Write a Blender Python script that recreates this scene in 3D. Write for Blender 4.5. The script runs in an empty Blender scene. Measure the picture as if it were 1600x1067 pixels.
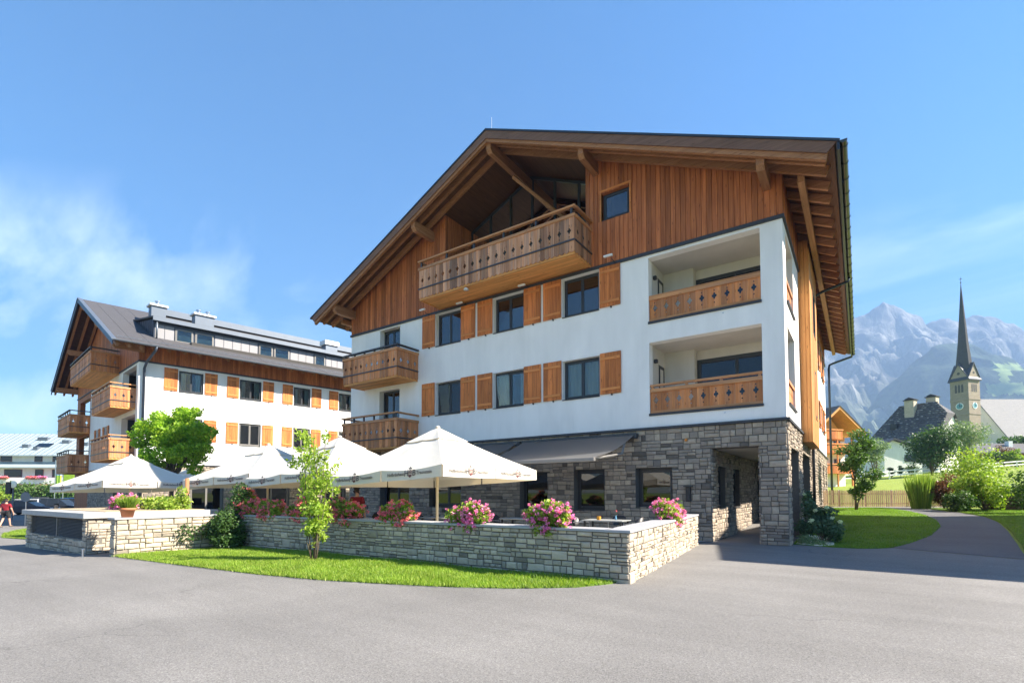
import bpy, bmesh, math, random
import numpy as np
from mathutils import Matrix, Vector, noise

random.seed(7); RNG = np.random.default_rng(7)
R = math.radians
SC = bpy.context.scene
COL = SC.collection

# ------------------------------------------------------------------ camera
CAM = Vector((1.762, -17.052, 1.6))
cd = bpy.data.cameras.new('camera'); cam = bpy.data.objects.new('camera', cd); COL.objects.link(cam)
cam.location = CAM; cam.rotation_euler = (R(90 + 2.3946), 0, R(34.863))
cd.sensor_width = 36; cd.lens = 779.68 / 1600 * 36; cd.shift_y = (736.68 - 533.5) / 1600
cd.clip_start = .1; cd.clip_end = 30000
SC.camera = cam

# ------------------------------------------------------------------ light
SUN = Vector((1.11, .50, 1.0)).normalized()
EL = math.asin(SUN.z); AZ = math.atan2(SUN.x, SUN.y)
w = bpy.data.worlds.new('World'); SC.world = w; w.use_nodes = True
nt = w.node_tree; nt.nodes.clear()
def N(t, kind, **kw):
    n = t.nodes.new(kind)
    for k, v in kw.items():
        if k in n.bl_rna.properties: setattr(n, k, v)
    return n
out = N(nt, 'ShaderNodeOutputWorld'); bg = N(nt, 'ShaderNodeBackground'); sky = N(nt, 'ShaderNodeTexSky')
sky.sky_type = 'NISHITA'; sky.sun_disc = False; sky.sun_elevation = EL; sky.sun_rotation = AZ
sky.altitude = 800; sky.air_density = 1.2; sky.dust_density = .25; sky.ozone_density = 4.0
bg.inputs['Strength'].default_value = .05
# thin cirrus over the whole dome, laid out on a flat layer high above
tc = N(nt, 'ShaderNodeTexCoord'); sx = N(nt, 'ShaderNodeSeparateXYZ'); nt.links.new(tc.outputs['Generated'], sx.inputs[0])
def wm(op, a, b=None):
    n = N(nt, 'ShaderNodeMath', operation=op)
    for i, v in enumerate((a, b)):
        if v is None: continue
        if isinstance(v, (int, float)): n.inputs[i].default_value = v
        else: nt.links.new(v, n.inputs[i])
    return n.outputs[0]
zz = wm('ADD', wm('MAXIMUM', sx.outputs[2], 0.0), .12)
cx = N(nt, 'ShaderNodeCombineXYZ'); nt.links.new(wm('DIVIDE', sx.outputs[0], zz), cx.inputs[0]); nt.links.new(wm('DIVIDE', sx.outputs[1], zz), cx.inputs[1])
mp = N(nt, 'ShaderNodeMapping'); mp.inputs['Location'].default_value = (14.1, 4.32, 0); mp.inputs['Rotation'].default_value = (0, 0, R(24)); mp.inputs['Scale'].default_value = (.55, 1.25, 1)
nt.links.new(cx.outputs[0], mp.inputs[0])
n1 = N(nt, 'ShaderNodeTexNoise'); n1.inputs['Scale'].default_value = .8; n1.inputs['Detail'].default_value = 9; n1.inputs['Roughness'].default_value = .62; n1.inputs['Distortion'].default_value = .9
n2 = N(nt, 'ShaderNodeTexNoise'); n2.inputs['Scale'].default_value = .28; n2.inputs['Detail'].default_value = 3
nt.links.new(mp.outputs[0], n1.inputs['Vector']); nt.links.new(mp.outputs[0], n2.inputs['Vector'])
r1 = N(nt, 'ShaderNodeMapRange'); r1.inputs[1].default_value = .45; r1.inputs[2].default_value = .76; nt.links.new(n1.outputs[0], r1.inputs[0])
r2 = N(nt, 'ShaderNodeMapRange'); r2.inputs[1].default_value = .515; r2.inputs[2].default_value = .64; nt.links.new(n2.outputs[0], r2.inputs[0])
msk = wm('MULTIPLY', wm('MULTIPLY', r1.outputs[0], r2.outputs[0]), .85)
mx = N(nt, 'ShaderNodeMixRGB'); mx.blend_type = 'MIX'; nt.links.new(msk, mx.inputs[0]); hs = N(nt, 'ShaderNodeHueSaturation'); hs.inputs['Saturation'].default_value = 1.5; nt.links.new(sky.outputs[0], hs.inputs['Color']); nt.links.new(hs.outputs[0], mx.inputs[1]); mx.inputs[2].default_value = (14.0, 14.3, 14.8, 1)
nt.links.new(mx.outputs[0], bg.inputs[0]); nt.links.new(bg.outputs[0], out.inputs[0])

sl = bpy.data.lights.new('sun', 'SUN'); sl.energy = 5.0; sl.angle = R(.53); sl.color = (1, .905, .775)
so = bpy.data.objects.new('sun', sl); COL.objects.link(so); so.rotation_euler = SUN.to_track_quat('Z', 'Y').to_euler(); so.location = (30, 10, 40)
SC.view_settings.view_transform = 'Standard'; SC.view_settings.look = 'None'; SC.view_settings.exposure = 2.18; SC.view_settings.gamma = 1
SC.render.engine = 'CYCLES'
SC.cycles.max_bounces = 7; SC.cycles.diffuse_bounces = 4; SC.cycles.glossy_bounces = 3; SC.cycles.transmission_bounces = 4; SC.cycles.transparent_max_bounces = 16; SC.cycles.volume_bounces = 1
SC.cycles.caustics_reflective = False; SC.cycles.caustics_refractive = False

# ------------------------------------------------------------------ terrain height
def ss(a, b, x):
    t = min(1, max(0, (x - a) / (b - a))); return t * t * (3 - 2 * t)
def gz(x, y):
    l = max(-.0175 * max(0, -10 - x), -.72)
    r = 0
    if y > 2:
        r = .66 * ss(2, 15, y) + .09 * ss(13, 20, y) + .05 * max(0, min(y, 160) - 21) + .05 * max(0, min(x, 60)) * ss(20, 50, y)
        r *= ss(-24, -3, x)
    return l + r

# ------------------------------------------------------------------ helpers
WM = {}
def link(o, parent=None, Mw=None):
    COL.objects.link(o)
    Mw = Mw if Mw is not None else Matrix.Identity(4)
    if parent is not None:
        o.parent = parent; o.matrix_basis = WM[parent.name].inverted() @ Mw
    else: o.matrix_basis = Mw
    WM[o.name] = Mw
    return o
def tag(o, label, cat, group=None):
    o['label'] = label; o['category'] = cat
    if group: o['group'] = group
    return o
def thing(name, label, cat, loc=(0, 0, 0), rz=0, group=None):
    o = bpy.data.objects.new(name, None); o.empty_display_size = .3
    link(o, None, Matrix.Translation(loc) @ Matrix.Rotation(rz, 4, 'Z'))
    return tag(o, label, cat, group)
def obj(name, me, mat=None, parent=None, Mw=None):
    o = bpy.data.objects.new(name, me)
    if mat is not None and not me.materials:
        me.materials.append(mat)
    return link(o, parent, Mw if Mw is not None else (WM[parent.name] if parent is not None else None))
def struct(o): o['kind'] = 'structure'; return o
def stuff(o): o['kind'] = 'stuff'; return o
T = Matrix.Translation
def S3(x, y, z): return Matrix.Diagonal((x, y, z, 1))

class MB:
    def __init__(s): s.v = []; s.f = []
    def add(s, vs, fs):
        b = len(s.v); s.v += [tuple(v) for v in vs]; s.f += [tuple(b + i for i in f) for f in fs]; return s
    def box(s, x0, x1, y0, y1, z0, z1):
        return s.add([(x0,y0,z0),(x1,y0,z0),(x1,y1,z0),(x0,y1,z0),(x0,y0,z1),(x1,y0,z1),(x1,y1,z1),(x0,y1,z1)],
              [(0,3,2,1),(4,5,6,7),(0,1,5,4),(1,2,6,5),(2,3,7,6),(3,0,4,7)])
    def hexa(s, p):   # bottom 4 (ccw), top 4
        return s.add(p, [(0,3,2,1),(4,5,6,7),(0,1,5,4),(1,2,6,5),(2,3,7,6),(3,0,4,7)])
    def prism(s, poly, c0, c1, ax='y'):   # polygon in the two other axes, extruded along ax
        n = len(poly)
        def P(a, b, c):
            return (a, c, b) if ax == 'y' else ((c, a, b) if ax == 'x' else (a, b, c))
        vs = [P(a, b, c0) for a, b in poly] + [P(a, b, c1) for a, b in poly]
        fs = [tuple(range(n))[::-1], tuple(range(n, 2 * n))] + [(i, (i + 1) % n, n + (i + 1) % n, n + i) for i in range(n)]
        return s.add(vs, fs)
    def tube(s, path, rad, n=8, cap=True):
        P = [Vector(p) for p in path]; m = len(P)
        rr = rad if isinstance(rad, (list, tuple)) else [rad] * m
        vs = []; last = None
        for i, p in enumerate(P):
            t = (P[min(i + 1, m - 1)] - P[max(i - 1, 0)]).normalized()
            a = last if last is not None else (Vector((0, 0, 1)) if abs(t.z) < .9 else Vector((1, 0, 0)))
            u = (a - t * a.dot(t)).normalized(); last = u; q = t.cross(u)
            for k in range(n):
                an = 2 * math.pi * k / n; vs.append(p + (u * math.cos(an) + q * math.sin(an)) * rr[i])
        fs = []
        for i in range(m - 1):
            for k in range(n):
                fs.append((i * n + k, i * n + (k + 1) % n, (i + 1) * n + (k + 1) % n, (i + 1) * n + k))
        if cap: fs += [tuple(range(n))[::-1], tuple(range((m - 1) * n, m * n))]
        return s.add(vs, fs)
    def lathe(s, prof, n=16, c=(0, 0, 0)):   # prof: list of (r, z)
        vs = []; m = len(prof)
        for r, z in prof:
            for k in range(n):
                a = 2 * math.pi * k / n; vs.append((c[0] + r * math.cos(a), c[1] + r * math.sin(a), c[2] + z))
        fs = [(i * n + k, i * n + (k + 1) % n, (i + 1) * n + (k + 1) % n, (i + 1) * n + k) for i in range(m - 1) for k in range(n)]
        fs += [tuple(range(n))[::-1], tuple(range((m - 1) * n, m * n))]
        return s.add(vs, fs)
    def xf(s, M):
        s.v = [tuple(M @ Vector(v)) for v in s.v]; return s
    def bm(s):
        bm = bmesh.new(); vv = [bm.verts.new(v) for v in s.v]
        for f in s.f: bm.faces.new([vv[i] for i in f])
        bm.verts.index_update(); bm.normal_update(); return bm
    def mesh(s, name='m', smooth=False):
        me = bpy.data.meshes.new(name); me.from_pydata(s.v, [], s.f); me.validate()
        if smooth:
            me.shade_smooth()
        me.update(); return me
    def obj(s, name, mat, parent=None, Mw=None, smooth=False):
        return obj(name, s.mesh(name, smooth), mat, parent, Mw)
def _bbox(s, x0, x1, y0, y1, z0, z1, b=.01):
    m = MB(); m.box(x0, x1, y0, y1, z0, z1); bm = m.bm()
    bmesh.ops.bevel(bm, geom=bm.edges[:], offset=b, segments=1, affect='EDGES')
    bm.verts.index_update()
    s.add([v.co[:] for v in bm.verts], [[v.index for v in f.verts] for f in bm.faces]); bm.free(); return s
MB.bbox = _bbox
def np_mesh(name, V, F, mat=None, smooth=False):
    """V (n,3) array, F (m,k) array with k = 3 or 4"""
    V = np.asarray(V, np.float32); F = np.asarray(F, np.int32); m, k = F.shape
    me = bpy.data.meshes.new(name); me.vertices.add(len(V)); me.vertices.foreach_set('co', V.ravel())
    me.loops.add(m * k); me.loops.foreach_set('vertex_index', F.ravel())
    me.polygons.add(m); me.polygons.foreach_set('loop_start', np.arange(0, m * k, k, dtype=np.int32))
    if smooth: me.polygons.foreach_set('use_smooth', np.ones(m, bool))
    me.update(calc_edges=True)
    if mat is not None: me.materials.append(mat)
    return me
CACHE = {}
def cached(key, fn):
    if key not in CACHE: CACHE[key] = fn()
    return CACHE[key]
# ------------------------------------------------------------------ materials
def mat_new(name):
    m = bpy.data.materials.new(name); m.use_nodes = True; t = m.node_tree
    return m, t, t.nodes['Principled BSDF']
def setp(b, **kw):
    for k, v in kw.items(): b.inputs[k.replace('_', ' ')].default_value = v
def c4(c): return (c[0], c[1], c[2], 1)
def posn(t, scale=(1, 1, 1), rot=(0, 0, 0)):
    g = N(t, 'ShaderNodeNewGeometry'); m = N(t, 'ShaderNodeMapping'); m.inputs['Scale'].default_value = scale; m.inputs['Rotation'].default_value = rot
    t.links.new(g.outputs['Position'], m.inputs[0]); return m.outputs[0]
def noi(t, vec, scale=1, detail=4, rough=.55, dist=0):
    n = N(t, 'ShaderNodeTexNoise'); n.inputs['Scale'].default_value = scale; n.inputs['Detail'].default_value = detail; n.inputs['Roughness'].default_value = rough; n.inputs['Distortion'].default_value = dist
    t.links.new(vec, n.inputs['Vector']); return n.outputs[0]
def ramp(t, fac, stops, interp='LINEAR'):
    r = N(t, 'ShaderNodeValToRGB'); e = r.color_ramp; e.interpolation = interp
    while len(e.elements) < len(stops): e.elements.new(.5)
    for el, (p, c) in zip(e.elements, stops): el.position = p; el.color = c4(c)
    t.links.new(fac, r.inputs[0]); return r.outputs[0]
def mth(t, op, a, b=None):
    n = N(t, 'ShaderNodeMath', operation=op)
    for i, v in enumerate((a, b)):
        if v is None: continue
        if isinstance(v, (int, float)): n.inputs[i].default_value = v
        else: t.links.new(v, n.inputs[i])
    return n.outputs[0]
def mixc(t, fac, a, b, mode='MIX'):
    n = N(t, 'ShaderNodeMixRGB'); n.blend_type = mode
    for i, v in enumerate((fac, a, b)):
        if isinstance(v, (int, float)): n.inputs[i].default_value = v
        elif isinstance(v, tuple): n.inputs[i].default_value = c4(v)
        else: t.links.new(v, n.inputs[i])
    return n.outputs[0]
def bump(t, b, h, strength=.3, dist=.02):
    n = N(t, 'ShaderNodeBump'); n.inputs['Strength'].default_value = strength; n.inputs['Distance'].default_value = dist
    t.links.new(h, n.inputs['Height']); t.links.new(n.outputs[0], b.inputs['Normal'])
def piece_random(t):
    g = N(t, 'ShaderNodeNewGeometry'); o = N(t, 'ShaderNodeObjectInfo')
    return mth(t, 'FRACT', mth(t, 'ADD', g.outputs['Random Per Island'], o.outputs['Random']))
def gain(t, fac, lo, hi):
    r = N(t, 'ShaderNodeMapRange'); r.inputs[3].default_value = lo; r.inputs[4].default_value = hi; t.links.new(fac, r.inputs[0])
    c = N(t, 'ShaderNodeCombineXYZ')
    for i in range(3): t.links.new(r.outputs[0], c.inputs[i])
    return c.outputs[0]
def gain2(t, fac, lo, hi, f0=.36, f1=.64):
    r = N(t, 'ShaderNodeMapRange'); r.inputs[1].default_value = f0; r.inputs[2].default_value = f1; r.inputs[3].default_value = lo; r.inputs[4].default_value = hi; t.links.new(fac, r.inputs[0])
    c = N(t, 'ShaderNodeCombineXYZ')
    for i in range(3): t.links.new(r.outputs[0], c.inputs[i])
    return c.outputs[0]
def m_plain(name, c, rough=.6, metal=0, var=.0, scale=6, spec=.5, bmp=0):
    m, t, b = mat_new(name); setp(b, Roughness=rough, Metallic=metal, Specular_IOR_Level=spec)
    col = None
    if var > 0 or bmp > 0:
        n = noi(t, posn(t), scale, 5, .6)
        k = mixc(t, 1.0, c4(c)[:3], gain(t, n, 1 - var * 1.6, 1 + var * 1.6), 'MULTIPLY')
        t.links.new(k, b.inputs['Base Color'])
        if bmp: bump(t, b, n, bmp, .01)
    else: b.inputs['Base Color'].default_value = c4(c)
    return m
def m_wood(name, dark, light, axis='z', tint=.28, rough=.62, grey=0.0):
    dark = tuple(v * 1.42 for v in dark); light = tuple(v * 1.42 for v in light)
    m, t, b = mat_new(name); setp(b, Roughness=rough, Specular_IOR_Level=.3)
    sc = {'z': (26, 26, .9), 'x': (.9, 26, 26), 'y': (26, .9, 26)}[axis]
    rnd = piece_random(t)
    g = N(t, 'ShaderNodeNewGeometry'); va = N(t, 'ShaderNodeVectorMath', operation='ADD'); cb = N(t, 'ShaderNodeCombineXYZ')
    off = mth(t, 'MULTIPLY', rnd, 37.0)
    for i in range(3): t.links.new(off, cb.inputs[i])
    t.links.new(g.outputs['Position'], va.inputs[0]); t.links.new(cb.outputs[0], va.inputs[1])
    mp_ = N(t, 'ShaderNodeMapping'); mp_.inputs['Scale'].default_value = sc; t.links.new(va.outputs[0], mp_.inputs[0])
    gr = noi(t, mp_.outputs[0], 1.0, 5, .6, .35)
    col = ramp(t, gr, [(.28, dark), (.5, tuple((a + c) / 2 for a, c in zip(dark, light))), (.72, light)])
    # knots
    ms = N(t, 'ShaderNodeMapping'); ms.inputs['Scale'].default_value = {'z': (7, 7, 1.5), 'x': (1.5, 7, 7), 'y': (7, 1.5, 7)}[axis]; t.links.new(va.outputs[0], ms.inputs[0])
    vo = N(t, 'ShaderNodeTexVoronoi'); vo.inputs['Scale'].default_value = 1.3; t.links.new(ms.outputs[0], vo.inputs['Vector'])
    kn = N(t, 'ShaderNodeMapRange'); kn.inputs[1].default_value = .07; kn.inputs[2].default_value = .16; kn.inputs[3].default_value = .75; kn.inputs[4].default_value = 0; t.links.new(vo.outputs['Distance'], kn.inputs[0])
    col = mixc(t, kn.outputs[0], col, tuple(d * .38 for d in dark))
    # weather, broad
    wn = noi(t, posn(t, {'z': (4, 4, .5), 'x': (.5, 4, 4), 'y': (4, .5, 4)}[axis]), 1.2, 5, .65)
    if grey > 0:
        gm = N(t, 'ShaderNodeMapRange'); gm.inputs[1].default_value = .42; gm.inputs[2].default_value = .68; gm.inputs[4].default_value = grey; t.links.new(noi(t, mp_.outputs[0], .35, 3, .5), gm.inputs[0])
        col = mixc(t, gm.outputs[0], col, (.30, .245, .21))
    col = mixc(t, 1.0, col, gain(t, wn, .62, 1.34), 'MULTIPLY')
    col = mixc(t, 1.0, col, gain(t, rnd, 1 - tint, 1 + tint), 'MULTIPLY')
    t.links.new(col, b.inputs['Base Color']); bump(t, b, gr, .25, .006)
    return m
def m_stone(name, pal, rough=.85, sc=9, stain=.35, gainv=(.72, 1.25)):
    pal = [(p_, tuple(v * 1.5 * q_ for v, q_ in zip(c_, (1.08, 1.0, .9)))) for p_, c_ in pal]
    m, t, b = mat_new(name); setp(b, Roughness=rough, Specular_IOR_Level=.25)
    rnd = piece_random(t)
    col = ramp(t, rnd, pal)
    n = noi(t, posn(t, (1, 1, 1.6)), sc, 8, .68); n2 = noi(t, posn(t, (1, 1, 3)), sc * .25, 4, .6, .6)
    col = mixc(t, 1.0, col, gain(t, n, gainv[0], gainv[1] + .1), 'MULTIPLY')
    col = mixc(t, 1.0, col, gain(t, n2, 1 - stain, 1 + stain), 'MULTIPLY')
    t.links.new(col, b.inputs['Base Color']); bump(t, b, mth(t, 'ADD', n, mth(t, 'MULTIPLY', n2, .6)), .7, .02)
    return m
def m_leaf(name, c1, c2, c3=None, trans=.35, rough=.5):
    m, t, b = mat_new(name); setp(b, Roughness=rough, Specular_IOR_Level=.35)
    c1, c2, c3 = (tuple(min(.9, v * 1.35) for v in c) for c in (c1, c2, c3 or c2))
    g = N(t, 'ShaderNodeNewGeometry')
    st = [(.0, c1), (.6, c2), (1.0, c3 or c2)]
    col = ramp(t, g.outputs['Random Per Island'], st)
    col = mixc(t, 1.0, col, gain(t, noi(t, posn(t), 1.6, 4), .5, 1.5), 'MULTIPLY')
    t.links.new(col, b.inputs['Base Color'])
    tr = N(t, 'ShaderNodeBsdfTranslucent'); mixs = N(t, 'ShaderNodeMixShader'); mixs.inputs[0].default_value = trans
    cc = mixc(t, 1.0, col, (1.25, 1.35, .6), 'MULTIPLY'); t.links.new(cc, tr.inputs[0])
    t.links.new(b.outputs[0], mixs.inputs[1]); t.links.new(tr.outputs[0], mixs.inputs[2])
    t.links.new(mixs.outputs[0], t.nodes['Material Output'].inputs[0])
    return m
def m_glass(name, tint=(.55, .62, .6), refl=.16, rough=.0):
    """window pane: real reflections over a see-through tinted pane"""
    m, t, b = mat_new(name); t.nodes.remove(b)
    gl = N(t, 'ShaderNodeBsdfGlossy'); gl.inputs['Roughness'].default_value = rough; gl.inputs['Color'].default_value = (.95, .97, 1, 1)
    tp = N(t, 'ShaderNodeBsdfTransparent'); tp.inputs[0].default_value = c4(tint)
    fr = N(t, 'ShaderNodeFresnel'); fr.inputs[0].default_value = 1.55
    f2 = mth(t, 'MINIMUM', mth(t, 'ADD', mth(t, 'MULTIPLY', fr.outputs[0], 1.25), refl), 1.0)
    mx_ = N(t, 'ShaderNodeMixShader'); t.links.new(f2, mx_.inputs[0]); t.links.new(tp.outputs[0], mx_.inputs[1]); t.links.new(gl.outputs[0], mx_.inputs[2])
    t.links.new(mx_.outputs[0], t.nodes['Material Output'].inputs[0]); return m

def m_plaster(name, c):
    m, t, b = mat_new(name); setp(b, Roughness=.9, Specular_IOR_Level=.2)
    n = noi(t, posn(t), 90, 3, .6); n2 = noi(t, posn(t, (.5, .5, .18)), 1.6, 6, .62, .5)
    col = mixc(t, 1.0, c, gain2(t, n2, .93, 1.03), 'MULTIPLY'); col = mixc(t, 1.0, col, gain(t, noi(t, posn(t, (5, 5, .22)), 1.0, 4, .6), .94, 1.045), 'MULTIPLY')
    t.links.new(col, b.inputs['Base Color']); bump(t, b, n, .12, .004); return m
def m_asphalt(name, c, c2):
    m, t, b = mat_new(name); setp(b, Roughness=.88, Specular_IOR_Level=.3)
    p = posn(t); fine = noi(t, p, 160, 3, .7); mid = noi(t, p, 26, 4, .65); big = noi(t, posn(t, (1, .45, 1), (0, 0, .4)), .33, 6, .6, .6)
    col = ramp(t, big, [(.3, c), (.52, tuple((a + d) / 2 for a, d in zip(c, c2))), (.7, c2)])
    col = mixc(t, 1.0, col, gain2(t, fine, .72, 1.3), 'MULTIPLY'); col = mixc(t, 1.0, col, gain(t, mid, .68, 1.32), 'MULTIPLY'); col = mixc(t, 1.0, col, gain2(t, noi(t, p, 62, 2, .7), .74, 1.26), 'MULTIPLY'); col = mixc(t, 1.0, col, gain(t, noi(t, posn(t, (.3, 1.6, 1), (0, 0, .25)), .9, 5, .6), .74, 1.22), 'MULTIPLY')
    # fine cracks
    v = N(t, 'ShaderNodeTexVoronoi'); v.feature = 'DISTANCE_TO_EDGE'; v.inputs['Scale'].default_value = .22
    dv = N(t, 'ShaderNodeVectorMath', operation='ADD'); sn = N(t, 'ShaderNodeTexNoise'); sn.inputs['Scale'].default_value = 1.1; sn.inputs['Detail'].default_value = 6
    t.links.new(p, sn.inputs['Vector']); t.links.new(p, dv.inputs[0]); t.links.new(sn.outputs['Color'], dv.inputs[1]); t.links.new(dv.outputs[0], v.inputs['Vector'])
    mr = N(t, 'ShaderNodeMapRange'); mr.inputs[1].default_value = 0; mr.inputs[2].default_value = .0045; mr.inputs[3].default_value = .5; mr.inputs[4].default_value = 0; t.links.new(v.outputs['Distance'], mr.inputs[0])
    gate = N(t, 'ShaderNodeMapRange'); gate.inputs[1].default_value = .5; gate.inputs[2].default_value = .62; t.links.new(noi(t, p, .21, 2), gate.inputs[0])
    col = mixc(t, mth(t, 'MULTIPLY', mr.outputs[0], gate.outputs[0]), col, tuple(a * .35 for a in c))
    # oil drips
    o = N(t, 'ShaderNodeTexVoronoi'); o.inputs['Scale'].default_value = .8; t.links.new(p, o.inputs['Vector'])
    om = N(t, 'ShaderNodeMapRange'); om.inputs[1].default_value = .02; om.inputs[2].default_value = .09; om.inputs[3].default_value = .35; om.inputs[4].default_value = 0; t.links.new(o.outputs['Distance'], om.inputs[0])
    col = mixc(t, mth(t, 'MULTIPLY', om.outputs[0], gate.outputs[0]), col, tuple(a * .5 for a in c))
    t.links.new(col, b.inputs['Base Color']); bump(t, b, fine, .5, .006); return m
def m_grass_ground(name, a, c, scale=3):
    m, t, b = mat_new(name); setp(b, Roughness=.9, Specular_IOR_Level=.2)
    n = noi(t, posn(t), scale, 7, .7); f = noi(t, posn(t), 60, 3, .7); bigp = noi(t, posn(t), .12, 4, .6)
    col = ramp(t, n, [(.3, a), (.7, c)]); col = mixc(t, 1.0, col, gain(t, f, .6, 1.4), 'MULTIPLY'); col = mixc(t, 1.0, col, gain(t, bigp, .75, 1.25), 'MULTIPLY')
    t.links.new(col, b.inputs['Base Color']); bump(t, b, f, .6, .03); return m

MT = {}
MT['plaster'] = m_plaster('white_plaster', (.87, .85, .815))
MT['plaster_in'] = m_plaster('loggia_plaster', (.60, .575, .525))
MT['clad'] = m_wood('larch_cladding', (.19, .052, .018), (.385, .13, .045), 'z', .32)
MT['clad_h'] = m_wood('larch_soffit_lit', (.40, .165, .045), (.60, .30, .095), 'x', .14)  # orange of bounced light under the balconies put into the wood colour
MT['clad_lit'] = m_wood('sunlit_oriel_larch', (.33, .135, .04), (.50, .235, .075), 'z', .15)  # lighter copy of the cladding, sunlight on the oriel put into its colour
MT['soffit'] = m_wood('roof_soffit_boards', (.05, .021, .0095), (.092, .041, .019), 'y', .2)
MT['rafter'] = m_wood('rafter_wood', (.18, .078, .034), (.30, .142, .066), 'x', .1)
MT['purlin'] = m_wood('purlin_wood', (.18, .08, .036), (.30, .148, .072), 'y', .1)
MT['barge'] = m_wood('barge_board', (.10, .052, .034), (.165, .092, .063), 'x', .08)
MT['shutter'] = m_wood('shutter_larch', (.26, .07, .0175), (.52, .178, .048), 'z', .3)
MT['cleat'] = m_wood('cleat_larch', (.36, .12, .032), (.56, .22, .066), 'x', .15)
MT['plank'] = m_wood('balcony_plank', (.20, .075, .032), (.44, .225, .118), 'z', .5, grey=.5)
MT['plank_w'] = m_wood('warm_balcony_plank', (.26, .08, .025), (.48, .205, .074), 'z', .36, grey=.3)
MT['plank2'] = m_wood('loggia_plank', (.28, .088, .027), (.48, .20, .068), 'z', .32, grey=.22)
MT['rail'] = m_wood('balcony_rail', (.28, .115, .042), (.47, .23, .10), 'x', .12, grey=.3)
MT['rail_y'] = m_wood('balcony_side_rail', (.28, .115, .042), (.47, .23, .10), 'y', .12, grey=.3)
MT['rail_dark'] = m_plain('dark_rail_metal', (.045, .045, .052), .45, 0, .15, 12)
MT['slate'] = m_plain('slate_trim', (.035, .037, .045), .55, 0, .15, 10)
MT['frame'] = m_plain('anthracite_frame', (.032, .036, .042), .42)
MT['frame_grey'] = m_plain('grey_frame', (.20, .19, .175), .45)
MT['pane'] = m_glass('window_glass', (.26, .30, .30), .05)
MT['pane_dark'] = m_glass('dark_window_glass', (.06, .07, .07), .0)
MT['pane_clear'] = m_glass('clear_window_glass', (.72, .78, .77), .0)
MT['curtain'] = m_plain('curtain', (.62, .66, .64), .9, 0, .08, 5)
MT['interior'] = m_plain('interior_dark', (.06, .055, .05), .9)
MT['stone'] = m_stone('building_stone', [(0, (.07, .065, .061)), (.14, (.165, .148, .132)), (.34, (.23, .204, .174)), (.5, (.175, .16, .146)), (.68, (.285, .252, .21)), (.84, (.12, .112, .107)), (1, (.255, .226, .19))])
MT['stone_t'] = m_stone('terrace_stone', [(0, (.13, .12, .108)), (.07, (.20, .185, .16)), (.28, (.265, .245, .21)), (.48, (.325, .295, .248)), (.64, (.235, .218, .192)), (.82, (.36, .325, .27)), (1, (.29, .265, .225))])
MT['mortar'] = m_plain('mortar', (.12, .112, .10), .95, 0, .2, 14)
MT['mortar_t'] = m_plain('terrace_mortar', (.165, .152, .13), .95, 0, .2, 14)
MT['cap'] = m_plain('granite_cap', (.36, .36, .365), .6, 0, .12, 40, bmp=.1)
MT['concrete'] = m_plain('concrete_slab', (.42, .41, .385), .75, 0, .14, 12, bmp=.2)
MT['slabtop'] = m_plain('slab_top_boards', (.40, .31, .19), .7, 0, .12, 8)
MT['asphalt'] = m_asphalt('asphalt', (.16, .154, .146), (.206, .198, .187))
MT['asphalt_new'] = m_asphalt('dark_asphalt', (.105, .105, .110), (.135, .132, .132))
MT['roofmetal'] = m_plain('dark_roof_metal', (.045, .055, .07), .4, .4, .1, 3)
MT['rooflayer'] = m_plain('brown_roof_sheet', (.066, .064, .068), .75, 0, .12, 2.5, bmp=.15)
MT['zinc'] = m_plain('zinc_sheet', (.15, .175, .21), .42, .45, .08, 2)
MT['zinc_dark'] = m_plain('dark_zinc', (.05, .065, .095), .45, .3, .1, 3)
MT['zinc_light'] = m_plain('dormer_panel', (.27, .265, .275), .55, .15, .05, 2)
MT['steel'] = m_plain('steel', (.55, .57, .60), .28, .95)
MT['pipe'] = m_plain('dark_pipe', (.035, .042, .055), .35, .5)
MT['gutter'] = m_plain('gutter_metal', (.085, .085, .075), .28, .75, .1, 6)
MT['louvre'] = m_plain('louvre_grey', (.16, .17, .185), .5, .2)
MT['black'] = m_plain('black_plastic', (.018, .018, .02), .45)
MT['lampwhite'] = m_plain('lamp_white', (.8, .8, .78), .5)
MT['white'] = m_plain('white_paint', (.78, .78, .77), .6)
MT['canvas'] = None
MT['ink'] = m_plain('valance_ink', (.10, .085, .08), .8)
MT['ink2'] = m_plain('valance_ink_red', (.16, .05, .045), .8)
MT['pole'] = m_plain('cream_pole', (.62, .53, .36), .45)
MT['polewood'] = m_wood('wooden_pole', (.20, .09, .04), (.34, .17, .08), 'z', .1)
def m_awn():
    m, t, b = mat_new('grey_awning'); setp(b, Roughness=.9, Specular_IOR_Level=.1); b.inputs['Base Color'].default_value = (.16, .165, .175, 1)
    tr = N(t, 'ShaderNodeBsdfTranslucent'); tr.inputs[0].default_value = (.85, .82, .78, 1); ms = N(t, 'ShaderNodeMixShader'); ms.inputs[0].default_value = .62
    t.links.new(b.outputs[0], ms.inputs[1]); t.links.new(tr.outputs[0], ms.inputs[2]); t.links.new(ms.outputs[0], t.nodes['Material Output'].inputs[0]); return m
MT['awning'] = m_awn()
MT['terracotta'] = m_plain('terracotta', (.50, .185, .085), .75, 0, .1, 18)
MT['soil'] = m_plain('soil', (.06, .04, .028), .95, 0, .3, 30)
MT['bark'] = m_plain('bark', (.115, .085, .06), .9, 0, .35, 30, bmp=.5)
MT['gravel'] = m_stone('gravel', [(0, (.25, .25, .26)), (.5, (.4, .4, .4)), (1, (.55, .54, .52))])
MT['lawn'] = m_grass_ground('lawn_ground', (.08, .14, .016), (.12, .20, .022))
MT['meadow'] = m_grass_ground('meadow_ground', (.19, .245, .035), (.26, .32, .055), 1.2)
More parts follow.
